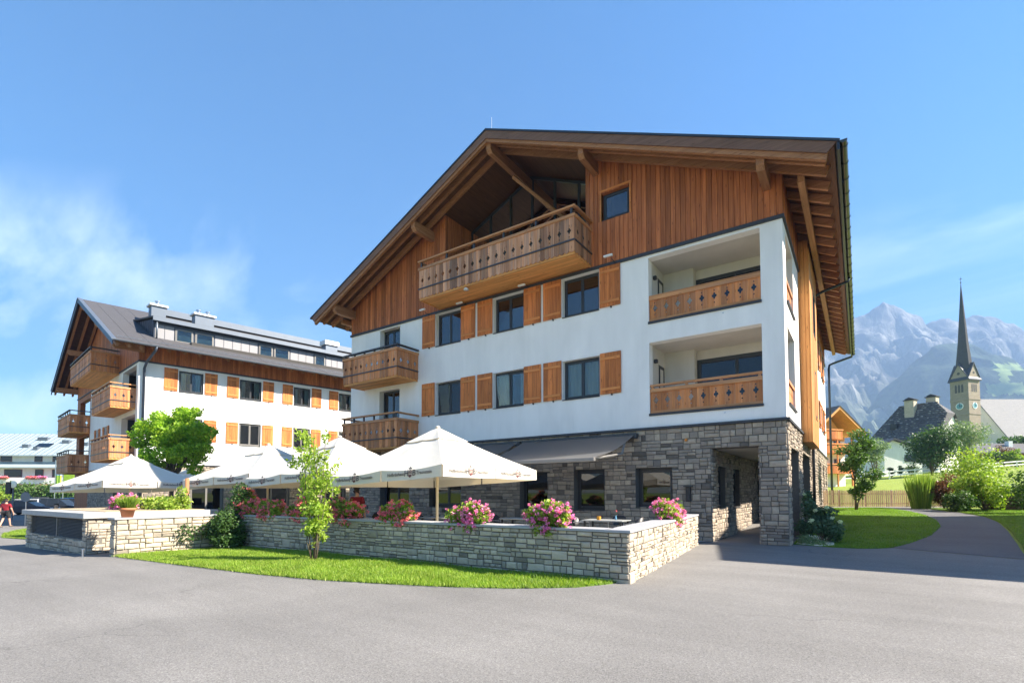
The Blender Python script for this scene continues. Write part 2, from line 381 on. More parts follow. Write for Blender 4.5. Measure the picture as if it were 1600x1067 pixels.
def m_canvas():
    m, t, b = mat_new('cream_canvas'); setp(b, Roughness=.85, Specular_IOR_Level=.2)
    n = noi(t, posn(t), 1.3, 4, .6); w_ = noi(t, posn(t), 200, 2)
    col = mixc(t, 1.0, (.78, .75, .665), gain(t, n, .94, 1.05), 'MULTIPLY'); t.links.new(col, b.inputs['Base Color']); bump(t, b, noi(t, posn(t), 2.2, 3), .25, .05)
    tr = N(t, 'ShaderNodeBsdfTranslucent'); tr.inputs[0].default_value = (.72, .56, .30, 1); ms = N(t, 'ShaderNodeMixShader'); ms.inputs[0].default_value = .2
    t.links.new(b.outputs[0], ms.inputs[1]); t.links.new(tr.outputs[0], ms.inputs[2]); t.links.new(ms.outputs[0], t.nodes['Material Output'].inputs[0]); return m
MT['canvas'] = m_canvas()
MT['lf_maple'] = m_leaf('maple_leaf', (.13, .235, .018), (.21, .34, .026), (.30, .40, .045), .5)
MT['lf_young'] = m_leaf('young_tree_leaf', (.15, .235, .025), (.23, .32, .04), (.33, .40, .075), .45)
MT['lf_dark'] = m_leaf('dark_shrub_leaf', (.022, .055, .012), (.04, .085, .018), (.065, .115, .025), .25)
MT['lf_mid'] = m_leaf('mid_green_leaf', (.04, .09, .018), (.07, .135, .028), (.10, .17, .04), .3)
MT['lf_yel'] = m_leaf('yellow_green_leaf', (.11, .19, .022), (.19, .27, .035), (.27, .32, .05), .4)
MT['lf_grey'] = m_leaf('willow_leaf', (.10, .155, .075), (.15, .21, .105), (.20, .26, .14), .3)
MT['lf_red'] = m_leaf('copper_leaf', (.09, .032, .022), (.14, .055, .035), (.10, .09, .035), .3)
MT['lf_ger'] = m_leaf('geranium_leaf', (.10, .18, .018), (.19, .28, .03), (.30, .36, .05), .4)
MT['pet_pink'] = m_leaf('pink_petal', (.60, .10, .33), (.72, .20, .45), (.80, .36, .56), .3)
MT['pet_red'] = m_leaf('salmon_petal', (.62, .09, .15), (.74, .17, .22), (.78, .28, .32), .3)
MT['pet_white'] = m_leaf('cream_petal', (.5, .55, .4), (.62, .66, .5), (.7, .72, .6), .3)
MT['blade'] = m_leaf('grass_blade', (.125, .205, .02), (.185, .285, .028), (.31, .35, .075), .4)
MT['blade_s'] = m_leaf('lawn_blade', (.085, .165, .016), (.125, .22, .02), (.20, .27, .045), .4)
MT['reed'] = m_leaf('reed_leaf', (.13, .21, .03), (.2, .29, .05), (.28, .33, .08), .35)
# ------------------------------------------------------------------ facade builders (facade frame: x right, y inward, z up)
def frame(o, ux):
    ux = Vector((ux[0], ux[1], 0)).normalized(); uy = Vector((-ux.y, ux.x, 0))
    return Matrix(((ux.x, uy.x, 0, o[0]), (ux.y, uy.y, 0, o[1]), (0, 0, 1, o[2] if len(o) > 2 else 0), (0, 0, 0, 1)))
def wall_panel(name, parent, Mf, u0, u1, z0, z1, holes, mat, t=.35, y0=0.0):
    """wall of thickness t with rectangular holes (ua, ub, za, zb)"""
    us = sorted({u0, u1} | {min(max(h[i], u0), u1) for h in holes for i in (0, 1)})
    zs = sorted({z0, z1} | {min(max(h[i], z0), z1) for h in holes for i in (2, 3)})
    nu, nz = len(us) - 1, len(zs) - 1
    solid = [[not any(h[0] <= (us[i] + us[i+1]) / 2 <= h[1] and h[2] <= (zs[j] + zs[j+1]) / 2 <= h[3] for h in holes) for j in range(nz)] for i in range(nu)]
    m = MB(); idx = {}
    def V(i, j, k):
        if (i, j, k) not in idx: idx[(i, j, k)] = len(m.v); m.v.append((us[i], y0 + k * t, zs[j]))
        return idx[(i, j, k)]
    for i in range(nu):
        for j in range(nz):
            if not solid[i][j]: continue
            m.f.append((V(i, j, 0), V(i+1, j, 0), V(i+1, j+1, 0), V(i, j+1, 0)))
            m.f.append((V(i, j, 1), V(i, j+1, 1), V(i+1, j+1, 1), V(i+1, j, 1)))
            for di, dj, a, b in ((-1, 0, (i, j), (i, j+1)), (1, 0, (i+1, j), (i+1, j+1)), (0, -1, (i, j), (i+1, j)), (0, 1, (i, j+1), (i+1, j+1))):
                ii, jj = i + di, j + dj
                if not (0 <= ii < nu and 0 <= jj < nz) or not solid[ii][jj]:
                    q = (V(*a, 0), V(*b, 0), V(*b, 1), V(*a, 1))
                    m.f.append(q)
    bm = m.bm(); bmesh.ops.recalc_face_normals(bm, faces=bm.faces)
    me = bpy.data.meshes.new(name); bm.to_mesh(me); bm.free()
    return obj(name, me, mat, parent, Mf)

def _stone_mesh(k):
    r = random.Random(100 + k); j = lambda a: r.uniform(-a, a)
    m = MB(); b = .07
    back = [(-.5, 0, -.5), (.5, 0, -.5), (.5, 0, .5), (-.5, 0, .5)]
    mid = [(-.5 + j(.03), -.62, -.5 + j(.04)), (.5 + j(.03), -.62, -.5 + j(.04)), (.5 + j(.03), -.62, .5 + j(.04)), (-.5 + j(.03), -.62, .5 + j(.04))]
    fr = [(-.5 + b + j(.03), -1 + j(.2), -.5 + 1.6 * b + j(.05)), (.5 - b + j(.03), -1 + j(.2), -.5 + 1.6 * b + j(.05)), (.5 - b + j(.03), -1 + j(.2), .5 - 1.6 * b + j(.05)), (-.5 + b + j(.03), -1 + j(.2), .5 - 1.6 * b + j(.05))]
    m.v = back + mid + fr + [(j(.2), -1.12 + j(.2), j(.2))]
    for a in (0, 4):
        for i in range(4): m.f.append((a + i, a + (i + 1) % 4, a + 4 + (i + 1) % 4, a + 4 + i))
    for i in range(4): m.f.append((8 + i, 8 + (i + 1) % 4, 12))
    return m
STN = [_stone_mesh(k) for k in range(7)]
STNV = [np.array(s.v) for s in STN]
def quadtri(F):
    o = []
    for f in F: o += [f] if len(f) == 3 else [(f[0], f[1], f[2]), (f[0], f[2], f[3])]
    return np.array(o)
STNF = [quadtri(s.f) for s in STN]
def lay_stones(u0, u1, z0, z1, holes, seed, band=(.26, .38), cell=(.4, .85), joint=.017, ln=(.17, .44)):
    """random coursed rubble: bands of cells, each cell one, two or three stones high"""
    r = random.Random(seed); out_ = []
    def put(a, b, c, d):
        for h in holes:
            if a < h[1] and b > h[0] and c < h[3] and d > h[2]:     # overlaps an opening: clip to the side that stays larger
                opts = [(a, min(b, h[0]), c, d), (max(a, h[1]), b, c, d), (a, b, c, min(d, h[2])), (a, b, max(c, h[3]), d)]
                opts = [o for o in opts if o[1] - o[0] > .05 and o[3] - o[2] > .04]
                if not opts: return
                a, b, c, d = max(opts, key=lambda o: (o[1] - o[0]) * (o[3] - o[2]))
        if b - a > .05 and d - c > .04: out_.append((a + joint / 2, b - joint / 2, c + joint / 2, d - joint / 2))
    z = z0
    while z < z1 - .02:
        h = r.uniform(*band)
        if z1 - z - h < .12: h = z1 - z
        u = u0
        while u < u1 - .02:
            w_ = r.uniform(*cell)
            if u1 - u - w_ < .22: w_ = u1 - u
            k = r.random()
            if k < .07 and w_ < .45: put(u, u + w_, z, z + h)
            else:
                cuts = [0, r.uniform(.36, .64), 1] if k < .68 else [0, r.uniform(.26, .38), r.uniform(.6, .72), 1]
                for c0, c1 in zip(cuts, cuts[1:]):
                    x = u
                    while x < u + w_ - .01:
                        q = r.uniform(*ln)
                        if u + w_ - x - q < .12: q = u + w_ - x
                        put(x, x + q, z + c0 * h, z + c1 * h); x += q
            u += w_
        z += h
    return out_
def stones(parent, segs, mat, seed=1, limit=300, depth=.035, name='stone'):
    """segs: list of (Mf, u0, u1, z0, z1, holes, kw). The `limit` largest in view are objects, the rest one part."""
    allst = []
    for n, (Mf, u0, u1, z0, z1, holes, kw) in enumerate(segs):
        for (a, b, c, d) in lay_stones(u0, u1, z0, z1, holes, seed * 31 + n, **kw):
            p = Mf @ Vector(((a + b) / 2, 0, (c + d) / 2)); nrm = (Mf.to_3x3() @ Vector((0, -1, 0))); v = CAM - p
            vis = max(0.0, nrm.dot(v.normalized())) * (b - a) * (d - c) / v.length_squared
            allst.append((vis, Mf, a, b, c, d))
    allst.sort(key=lambda s: -s[0])
    r = random.Random(seed)
    V = []; F = []; nb = 0
    for i, (vis, Mf, a, b, c, d) in enumerate(allst):
        k = r.randrange(7); M = Mf @ T(((a + b) / 2, 0, (c + d) / 2)) @ S3((b - a) * r.choice((1, -1)), depth * r.uniform(.55, 1.35), (d - c))
        if i < limit and vis > 0:
            M2 = Mf @ T(((a + b) / 2, 0, (c + d) / 2)) @ S3((b - a), depth * r.uniform(.55, 1.35), (d - c))
            obj(name, cached(('stn', k, mat.name), lambda: STN[k].mesh('stone')), mat, parent, M2)
        else:
            A = np.array(M); V.append(STNV[k] @ A[:3, :3].T + A[:3, 3]); F.append(STNF[k] + nb); nb += len(STNV[k])
    if V:
        P = WM[parent.name].inverted(); A = np.array(P); VV = np.vstack(V) @ A[:3, :3].T + A[:3, 3]
        stuff(obj('smaller_stones', np_mesh('smaller_stones', VV, np.vstack(F), mat), None, parent))

def window(parent, Mf, u0, u1, z0, z1, rec=.2, n=2, fmat='frame', curtain=None, pane='pane', sill=True, fw=.065, ajar=False):
    w_, h = u1 - u0, z1 - z0
    def fr():
        m = MB(); m.box(0, fw, 0, .07, 0, h); m.box(w_ - fw, w_, 0, .07, 0, h); m.box(fw, w_ - fw, 0, .07, 0, fw); m.box(fw, w_ - fw, 0, .07, h - fw, h)
        cw = (w_ - 2 * fw) / n; c = .05
        for i in range(n):
            a = fw + i * cw + .006; b = a + cw - .012; z_0, z_1 = fw + .006, h - fw - .006
            m.box(a, a + c, -.018, .05, z_0, z_1); m.box(b - c, b, -.018, .05, z_0, z_1); m.box(a + c, b - c, -.018, .05, z_0, z_0 + c); m.box(a + c, b - c, -.018, .05, z_1 - c, z_1)
        return m.mesh('window')
    M0 = Mf @ T((u0, rec, z0))
    o = obj('window', cached(('win', round(w_, 2), round(h, 2), n, fmat, fw), fr), MT[fmat], parent, M0)
    cw = (w_ - 2 * fw) / n
    for i in range(n):
        a = fw + i * cw + .05; b = a + cw - .1
        tilt = Matrix.Identity(4)
        if ajar and i == 0: tilt = T((0, 0, fw + .05)) @ Matrix.Rotation(R(5), 4, 'X') @ T((0, 0, -fw - .05))
        obj('pane', MB().box(a, b, .006, .02, fw + .05, h - fw - .05).mesh('pane'), MT[pane], o, M0 @ tilt)
    if sill:
        obj('sill', cached(('sill', round(w_, 2), rec), lambda: MB().bbox(-.0, w_ + .0, -rec - .045, .03, -.032, -.004, .005).mesh('sill')), MT['slate'], o, M0)
    if curtain:
        m = MB()
        for (a, b) in curtain:
            k = max(6, int((b - a) * w_ * 26)); V = []; xs = np.linspace(a * w_, b * w_, k)
            m.add([(x, .16 + .03 * math.sin(x * 31 + u0), .02) for x in xs] + [(x, .16 + .03 * math.sin(x * 31 + u0), h - .02) for x in xs], [(i, i + 1, k + i + 1, k + i) for i in range(k - 1)])
        obj('curtain', m.mesh('curtain'), MT['curtain'], o, M0)
    return o

def shutter(parent, Mf, u0, u1, z0, z1):
    w_, h = u1 - u0, z1 - z0; n = 4; M0 = Mf @ T((u0, 0, z0)); pw = w_ / n
    o = obj('shutter', cached(('shb', round(w_, 2), round(h, 2)), lambda: MB().box(.02, w_ - .02, -.028, -.012, .02, h - .02).mesh('shutter')), MT['shutter'], parent, M0)
    for i in range(n):
        obj('plank', cached(('shp', round(w_, 2), round(h, 2)), lambda: MB().bbox(.0015, pw - .0015, -.052, -.026, 0, h, .004).mesh('plank')), MT['shutter'], o, M0 @ T((i * pw, random.uniform(-.002, .002), 0)))
    for zc in (.13, h - .27):
        obj('cleat', cached(('shc', round(w_, 2)), lambda: MB().prism([(.0, -.05), (w_, -.05), (w_ - .05, .05), (.05, .05)], -.082, -.053, 'y').mesh('cleat') if False else MB().bbox(.03, w_ - .03, -.080, -.053, 0, .105, .006).mesh('cleat')), MT['cleat'], o, M0 @ T((0, 0, zc)))
    obj('catch', cached('catch', lambda: MB().box(-.02, .02, -.07, .0, -.06, -.005).mesh('catch')), MT['black'], o, M0 @ T((w_ * .55, 0, 0)))
    return o

def plank_mesh(w_, h, side, hole, r=.07, scal=True):
    """balcony plank with half of a clover cut-out on one edge (side +1 right, -1 left)"""
    key = ('plk', round(w_, 3), round(h, 2), side, hole, scal)
    def mk():
        g = .0022; e = []
        zc = h * .56
        def arc(cz, rr, n, a0=-90, a1=90): return [(-rr * math.cos(R(a0 + (a1 - a0) * i / n)), cz + rr * math.sin(R(a0 + (a1 - a0) * i / n))) for i in range(n + 1)]
        if hole:
            e += arc(zc - .22, .024, 4)
            e += [(-.02, zc - .085), (-.05, zc - .06)] if False else []
            e += [(0, zc - .115), (-.03, zc - .095), (-.03, zc - .055), (-r, zc - .032), (-r - .008, zc), (-r, zc + .032), (-.03, zc + .055), (-.03, zc + .095), (0, zc + .115)]
            e += arc(zc + .18, .022, 4)
        else:
            e += arc(h * .22, .018, 4)
        pts = [(0, .012 if scal else 0)] + e + [(0, h), (-w_ + 2 * g, h), (-w_ + 2 * g, .012 if scal else 0)]
        if scal: pts += [(-w_ * .75, -.03), (-w_ * .5, -.045), (-w_ * .25, -.03)]
        pts = [(x + w_ - g, z) for x, z in pts]
        if side < 0: pts = [(w_ - x, z) for x, z in pts][::-1]
        m = MB().prism(pts, -.013, .013, 'y'); bm = m.bm(); bmesh.ops.triangulate(bm, faces=[f for f in bm.faces if len(f.verts) > 4]); bmesh.ops.recalc_face_normals(bm, faces=bm.faces)
        me = bpy.data.meshes.new('plank'); bm.to_mesh(me); bm.free(); return me
    return cached(key, mk)
def plank_row(parent, M0, length, h, n, mat, scal=True):
    """n planks in facade frame M0 from x=0 to length, standing on z=0"""
    pw = length / n
    for i in range(n):
        s = 1 if i % 2 == 0 else -1
        obj('plank', plank_mesh(pw, h, s, True, scal=scal), mat, parent, M0 @ T((i * pw, random.uniform(-.002, .002), 0)))
def balcony(parent, Mf, u0, u1, dep, zb, zt, zr, nf, ns, sides=(1, 1), deck=.30, mat='plank', railgap=True):
    """projecting balcony: zb underside, zt top of planks, zr top of hand rail"""
    L = u1 - u0
    b = obj('balcony', MB().box(u0 + .04, u1 - .04, -dep + .04, -.002, zb + .09, zb + .24).mesh('balcony'), MT['clad_h'], parent, Mf)
    nb = max(6, int(dep / .12)); bw = (dep - .06) / nb
    for i in range(nb):
        obj('soffit_board', cached(('sfb', round(L, 2), round(bw, 3)), lambda: MB().bbox(.03, L - .03, .002, bw - .002, 0, .03, .004).mesh('soffit_board')), MT['clad_h'], b, Mf @ T((u0, -dep + .03 + i * bw, zb + .055)))
    zp = zb + .13; h = zt - zp
    obj('apron', MB().box(u0 + .012, u1 - .012, -dep + .018, -dep + .05, zb + .02, zb + .19).mesh('apron'), MT['clad_h'], b, Mf)
    plank_row(b, Mf @ T((u0, -dep, zp)), L, h, nf, MT[mat])
    obj('middle_rail', MB().box(u0 - .03, u1 + .03, -dep - .05, -dep - .017, zp + h * .27, zp + h * .27 + .055).mesh('middle_rail'), MT['rail_dark'], b, Mf)
    obj('top_rail', MB().bbox(u0 - .04, u1 + .04, -dep - .055, -dep + .05, zt - .12, zt, .008).mesh('top_rail'), MT['rail'], b, Mf)
    obj('hand_rail', MB().bbox(u0 - .05, u1 + .05, -dep - .07, -dep + .08, zr - .07, zr, .008).mesh('hand_rail'), MT['rail' if railgap else 'rail_dark'], b, Mf)
    if zr - zt > .12:
        for i in range(6):
            x = u0 + .08 + (L - .24) * i / 5; obj('rail_post', MB().box(x, x + .08, -dep - .01, -dep + .05, zt + .001, zr - .071).mesh('rail_post'), MT['rail_dark'], b, Mf)
    for s, on in ((-1, sides[0]), (1, sides[1])):
        if not on: continue
        uu = u1 if s > 0 else u0
        # side frame: running from wall to front (left side) or front to wall (right side)
        Ms = Mf @ T((uu, -dep, zp)) @ Matrix.Rotation(R(90), 4, 'Z') if s > 0 else Mf @ T((uu, 0, zp)) @ Matrix.Rotation(R(-90), 4, 'Z')
        plank_row(b, Ms @ T((.02, 0, 0)), dep - .03, h, ns, MT[mat])
        obj('side_apron', MB().box(.05, dep - .01, .018, .05, -.11, .06).mesh('side_apron'), MT['clad_h'], b, Ms)
        obj('side_middle_rail', MB().box(.02 if s > 0 else .0, dep - .02, -.05, -.017, h * .27, h * .27 + .055).mesh('side_middle_rail'), MT['rail_dark'], b, Ms)
        a0, a1 = (.052, dep - .005) if s > 0 else (.005, dep - .052)
        obj('side_top_rail', MB().bbox(a0, a1, -.055, .05, h - .12, h, .008).mesh('side_top_rail'), MT['rail_y'], b, Ms)
        obj('side_hand_rail', MB().bbox(a0 + .03, a1 - (0 if s > 0 else .03), -.07, .08, zr - zp - .072, zr - zp - .002, .008).mesh('side_hand_rail'), MT['rail_y' if railgap else 'rail_dark'], b, Ms)
    return b

def boards(parent, Mf, u0, u1, zb, zt, mat, wd=.165, holes=(), single=True, name='board', proud=.028, seed=3):
    """vertical cladding boards: zb, zt functions of u"""
    r = random.Random(seed); n = max(1, round((u1 - u0) / wd)); bw = (u1 - u0) / n; J = MB()
    for i in range(n):
        a, b = u0 + i * bw + .002, u0 + (i + 1) * bw - .002; c = (a + b) / 2
        d = proud * r.uniform(.75, 1.1)
        spans = [(None, None)]
        for h in holes:
            if a < h[1] and b > h[0]: spans = [(None, h[2]), (h[3], None)]
        for lo, hi in spans:
            z00, z01 = (zb(a), zb(b)) if lo is None else (lo, lo); z10, z11 = (zt(a), zt(b)) if hi is None else (hi, hi)
            if min(z10 - z00, z11 - z01) < .02: continue
            aa, bb = a, b
            e = .006
            m = MB(); m.hexa([(aa + e, -d, z00), (bb - e, -d, z01), (bb, 0, z01), (aa, 0, z00), (aa + e, -d, z10), (bb - e, -d, z11), (bb, 0, z11), (aa, 0, z10)])
            if single: obj(name, m.mesh('board'), mat, parent, Mf)
            else: J.add(m.v, m.f)
    if not single and J.v: stuff(obj('boards', J.mesh('boards'), mat, parent, Mf))
# ------------------------------------------------------------------ the hotel with the big gable
HT = thing('hotel_building', 'large white chalet hotel with brown timber gable, balconies and stone ground floor', 'building', (0, 0, 0))
FM = Matrix.Identity(4); FS = frame((0, 0, 0), (0, 1))
W0 = -20.76; H0, H1 = 3.85, 10.08
def zr(x): return 16.38 - .452 * abs(x + 10.38)
BK = 22.3
# openings on the front
WU = [(-14.5, -12.95), (-11.1, -9.53), (-7.7, -6.12)]
holesF = [(a, b, 8.47, 10.0) for a, b in WU] + [(a, b, 5.21, 6.73) for a, b in WU]
doorsF = [(-18.45, -16.95, 7.15, 9.95), (-18.45, -16.95, 3.95, 6.78)]
logg = [(-4.22, -.63, 7.57, 9.92), (-4.22, -.63, 4.31, 6.87)]
wall_panel('front_wall', HT, FM, W0, 0, H0, H1, holesF + doorsF + logg, MT['plaster'])
sideO = [(.7, 2.8, 7.63, 9.85), (.7, 2.8, 4.40, 6.88)]
sideW = [(14.2, 15.5, 8.47, 10.0), (14.2, 15.5, 5.21, 6.73), (18.3, 19.6, 8.47, 10.0), (18.3, 19.6, 5.21, 6.73)]
wall_panel('side_wall', HT, FS, .352, BK, H0, H1, sideO + sideW, MT['plaster'])
FB = frame((0, BK, 0), (-1, 0)); FLf = frame((W0, BK, 0), (0, -1))
wall_panel('rear_wall', HT, FB, .352, -W0, 0, 10.4, [], MT['plaster'])
wall_panel('far_side_wall', HT, FLf, .352, BK - .352, 0, 10.9, [], MT['plaster'])
obj('interior', MB().box(W0 + .4, -4.6, 1.5, BK - .4, .1, 13.2).box(-4.58, -.4, 2.6, BK - .4, 3.2, 10.8).mesh('interior'), MT['interior'], HT)
for (a, b, c, d), cur, aj in zip(holesF, ([(.05, .4)], None, None, [(.08, .42)], [(.0, .4), (.75, 1)], [(.02, .5), (.5, .98)]), (0, 0, 0, 1, 1, 0)):
    window(HT, FM, a, b, c, d, rec=.2, curtain=cur, ajar=aj, pane='pane' if c > 7 else 'pane_clear')
    for s0, s1 in ((a - .86, a - .03), (b + .03, b + .86)): shutter(HT, FM, s0, s1, c + .02, c + 1.56)
for a, b, c, d in doorsF: window(HT, FM, a, b, c, d, rec=.3, sill=False, curtain=[(.3, .5)])
for a, b, c, d in sideW:
    window(HT, FS, a, b, c, d, rec=.2)
    for s0, s1 in ((a - .83, a - .03), (b + .03, b + .83)): shutter(HT, FS, s0, s1, c + .02, c + 1.56)
# dark sheet-metal drips
tr = MB(); tr.box(W0 - .05, .06, -.07, -.002, 10.02, 10.13); obj('upper_trim', tr.mesh('t'), MT['slate'], HT)
tr = MB(); tr.box(.002, .06, 0, BK, 10.02, 10.13); obj('upper_side_trim', tr.mesh('t'), MT['slate'], HT)
tr = MB(); tr.box(W0 - .05, .09, -.10, -.002, 3.79, 3.87); obj('lower_trim', tr.mesh('t'), MT['slate'], HT)
tr = MB(); tr.box(.002, .09, 0, BK, 3.79, 3.87); obj('lower_side_trim', tr.mesh('t'), MT['slate'], HT)
# loggias: floor, ceiling, rear walls, doors
for (a, b, c, d) in logg:
    wt = 2.22 if c < 5 else 2.0
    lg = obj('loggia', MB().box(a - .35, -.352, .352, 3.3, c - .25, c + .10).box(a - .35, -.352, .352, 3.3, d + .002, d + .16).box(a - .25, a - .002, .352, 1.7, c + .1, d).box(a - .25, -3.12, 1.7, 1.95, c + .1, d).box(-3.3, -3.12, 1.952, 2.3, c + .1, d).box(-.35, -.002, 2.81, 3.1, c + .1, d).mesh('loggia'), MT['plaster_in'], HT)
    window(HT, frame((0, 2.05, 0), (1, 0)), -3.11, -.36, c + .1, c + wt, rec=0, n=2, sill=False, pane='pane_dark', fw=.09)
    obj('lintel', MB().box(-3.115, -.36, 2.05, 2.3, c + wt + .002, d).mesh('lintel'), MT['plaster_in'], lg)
    window(HT, frame((a, 0, 0), (0, 1)), 1.0, 1.66, c + .1, c + 2.0, rec=.0, n=1, sill=False, pane='pane_dark')
    obj('wall_lamp', MB().bbox(a + .0, a + .13, .45, .58, d - .62, d - .48, .02).mesh('wall_lamp'), MT['black'], lg)
    # parapet
    low = c < 5
    zt = c + (.93 if not low else .92); zr_ = c + 1.07
    pr_ = obj('parapet', MB().box(a + .01, b - .01, .04, .07, c + .05, c + .14).mesh('parapet'), MT['rail'], HT)
    obj('sill', MB().bbox(a - .02, b + .02, -.05, .20, c - .035, c + .045, .006).mesh('sill'), MT['slate'], pr_)
    plank_row(pr_, T((a + .01, .06, c + .05)), b - a - .02, zt - c - .1, 18, MT['plank2'], scal=False)
    obj('top_rail', MB().bbox(a + .005, b - .005, .0, .12, zt - .13, zt, .008).mesh('top_rail'), MT['rail'], pr_)
    obj('hand_rail', MB().bbox(a + .005, b - .005, .01, .13, (zr_ - .07) if low else zt + .002, zr_ if low else zt + .05, .008).mesh('hand_rail'), MT['rail'], pr_)
    if low:
        for x in (a + .05, -3.0, -1.9, b - .13): obj('rail_post', MB().box(x, x + .08, .03, .1, zt + .002, zr_ - .072).mesh('rail_post'), MT['rail'], pr_)
    sp = obj('side_parapet', MB().box(.702, 2.798, .05, .08, c + .12, c + .2).mesh('side_parapet'), MT['rail_y'], HT, FS)
    plank_row(sp, FS @ T((.71, .08, c + .12)), 2.07, zt - c - .12, 10, MT['plank2'], scal=False)
    obj('top_rail', MB().bbox(.705, 2.795, .02, .14, zt - .1, zt + .02, .008).mesh('top_rail'), MT['rail_y'], sp, FS)
    obj('sill', MB().bbox(.68, 2.82, -.06, .2, c + .045, c + .112, .006).mesh('sill'), MT['slate'], sp, FS)
    obj('spout', MB().tube([(.0, 1.75, c - .12), (.16, 1.75, c - .15)], .035, 8).mesh('spout'), MT['steel'], sp)
# timber gable
zu = lambda x: zr(x) - .16
gb = obj('gable_wall', MB().prism([(W0, H1 + .002), (-13.93, H1 + .002), (-13.93, zu(-13.93)), (W0, zu(W0))], .002, .25, 'y').mesh('gable_wall'), MT['clad'], HT)
# right half with the window opening: one outline slit to the sill
gb_r = obj('gable_wall', MB().prism([(-6.65, H1 + .002), (0, H1 + .002), (0, zu(0)), (-4.88, zu(-4.88)), (-4.88, 11.8), (-5.99, 11.8), (-5.99, 12.86), (-4.881, 12.86), (-4.881, zu(-4.881)), (-6.65, zu(-6.65))], .002, .25, 'y').mesh('gable_wall'), MT['clad'], HT)
boards(gb, FM, W0, -13.93, lambda u: H1 + .055, zu, MT['clad'], .17)
boards(gb_r, FM, -6.65, 0.02, lambda u: H1 + .055, zu, MT['clad'], .17, holes=[(-5.99, -4.88, 11.8, 12.86)])
window(HT, FM, -5.97, -4.9, 11.82, 12.84, rec=.12, n=1, curtain=[(.05, .35)])
obj('window_trim', MB().box(-6.05, -5.99, -.05, .1, 11.78, 12.9).box(-4.88, -4.82, -.05, .1, 11.78, 12.9).box(-6.05, -4.82, -.05, .1, 12.9, 12.97).mesh('window_trim'), MT['cleat'], HT)
# side eave cladding
es = obj('eave_wall', MB().box(-.25, -.002, .26, BK, H1 + .002, 11.55).mesh('eave_wall'), MT['clad'], HT)
boards(es, FS, .0, BK, lambda u: H1 + .055, lambda u: 11.5, MT['clad'], .17, single=False)
# recessed glazed gable behind the balcony
rc = obj('gable_recess', MB().box(-13.93, -6.65, 0, 2.0, 10.1, 10.3).box(-14.1, -13.932, .252, 2.0, 10.31, 14.4).box(-6.648, -6.48, .252, 2.0, 10.31, 14.2).mesh('gable_recess'), MT['clad'], HT)
boards(rc, frame((-13.93, 0, 0), (0, 1)), 0, 1.9, lambda u: 10.31, lambda u: zr(-13.93) - .16, MT['clad'], .17)
gf = MB()
for x in np.linspace(-13.9, -6.7, 7):
    gf.box(x - .05, x + .05, 1.85, 1.95, 10.3, zr(x) - .2)
gf.box(-13.9, -6.7, 1.86, 1.94, 12.35, 12.45)
for s in (-1, 1):
    e = -13.9 if s < 0 else -6.7; gf.prism([(e, zr(e) - .32), (-10.38, zr(-10.38) - .32), (-10.38, zr(-10.38) - .2), (e, zr(e) - .2)], 1.86, 1.94, 'y')
obj('dark_attic_block', MB().prism([(-14.4, 10.2), (-6.2, 10.2), (-6.2, zr(-6.2) - .2), (-10.38, zr(-10.38) - .25), (-14.4, zr(-14.4) - .2)], 2.6, 8, 'y').mesh('a'), MT['interior'], HT)  # solid dark block, gloom of the unlit attic put into its colour
gw = obj('gable_glazing', gf.mesh('gable_glazing'), MT['frame'], HT)
for x0, x1 in zip(np.linspace(-13.9, -6.7, 7)[:-1], np.linspace(-13.9, -6.7, 7)[1:]):
    obj('pane', MB().prism([(x0 + .05, 10.3), (x1 - .05, 10.3), (x1 - .05, zr(x1) - .32), (x0 + .05, zr(x0) - .32)], 1.9, 1.92, 'y').mesh('pane'), MT['pane_dark'], gw)
obj('recess_brace', MB().tube([(-10.2, .2, 15.2), (-8.2, 1.8, 13.2)], .09, 4).mesh('recess_brace'), MT['purlin'], rc)
balcony(HT, FM, -14.2, -6.42, 1.4, 10.13, 11.62, 11.93, 38, 6, railgap=True)
bl1 = balcony(HT, FM, -19.6, -15.66, 1.35, 6.93, 8.34, 8.50, 20, 6, railgap=False, mat='plank_w')
bl2 = balcony(HT, FM, -19.6, -15.62, 1.35, 3.62, 5.05, 5.33, 20, 6, mat='plank_w')
# lamps under the gable balcony
for x in (-15.2, -12.9, -9.55, -5.75):
    obj('strip_lamp', MB().bbox(x, x + .34, -.42, -.33, 10.2 if x in (-15.2, -5.75) else 10.02, 10.27 if x in (-15.2, -5.75) else 10.09, .01).mesh('strip_lamp'), MT['lampwhite'], HT)
    obj('lamp_arm', MB().tube([(x + .3, -.34, 10.1), (x + .32, -.02, 10.02)], .014, 6).mesh('lamp_arm'), MT['black'], HT)
obj('dome_lamp', MB().lathe([(.02, .09), (.07, .07), (.12, 0)], 12, (-11.55, -1.3, 10.06)).mesh('dome_lamp', True), MT['lampwhite'], HT)
# wooden oriel on the side
OY0, OY1, OX = 4.6, 8.4, .38
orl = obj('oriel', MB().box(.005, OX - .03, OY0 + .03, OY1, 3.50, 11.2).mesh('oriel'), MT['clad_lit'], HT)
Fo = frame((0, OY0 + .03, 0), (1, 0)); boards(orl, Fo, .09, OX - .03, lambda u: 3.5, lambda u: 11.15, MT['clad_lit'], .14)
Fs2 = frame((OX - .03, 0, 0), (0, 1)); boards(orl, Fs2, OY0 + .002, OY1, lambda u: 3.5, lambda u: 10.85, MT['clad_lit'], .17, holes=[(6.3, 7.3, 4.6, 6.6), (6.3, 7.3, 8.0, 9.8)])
for z0, z1 in ((4.6, 6.6), (8.0, 9.8)): window(HT, Fs2, 6.3, 7.3, z0, z1, rec=-.02, n=1)
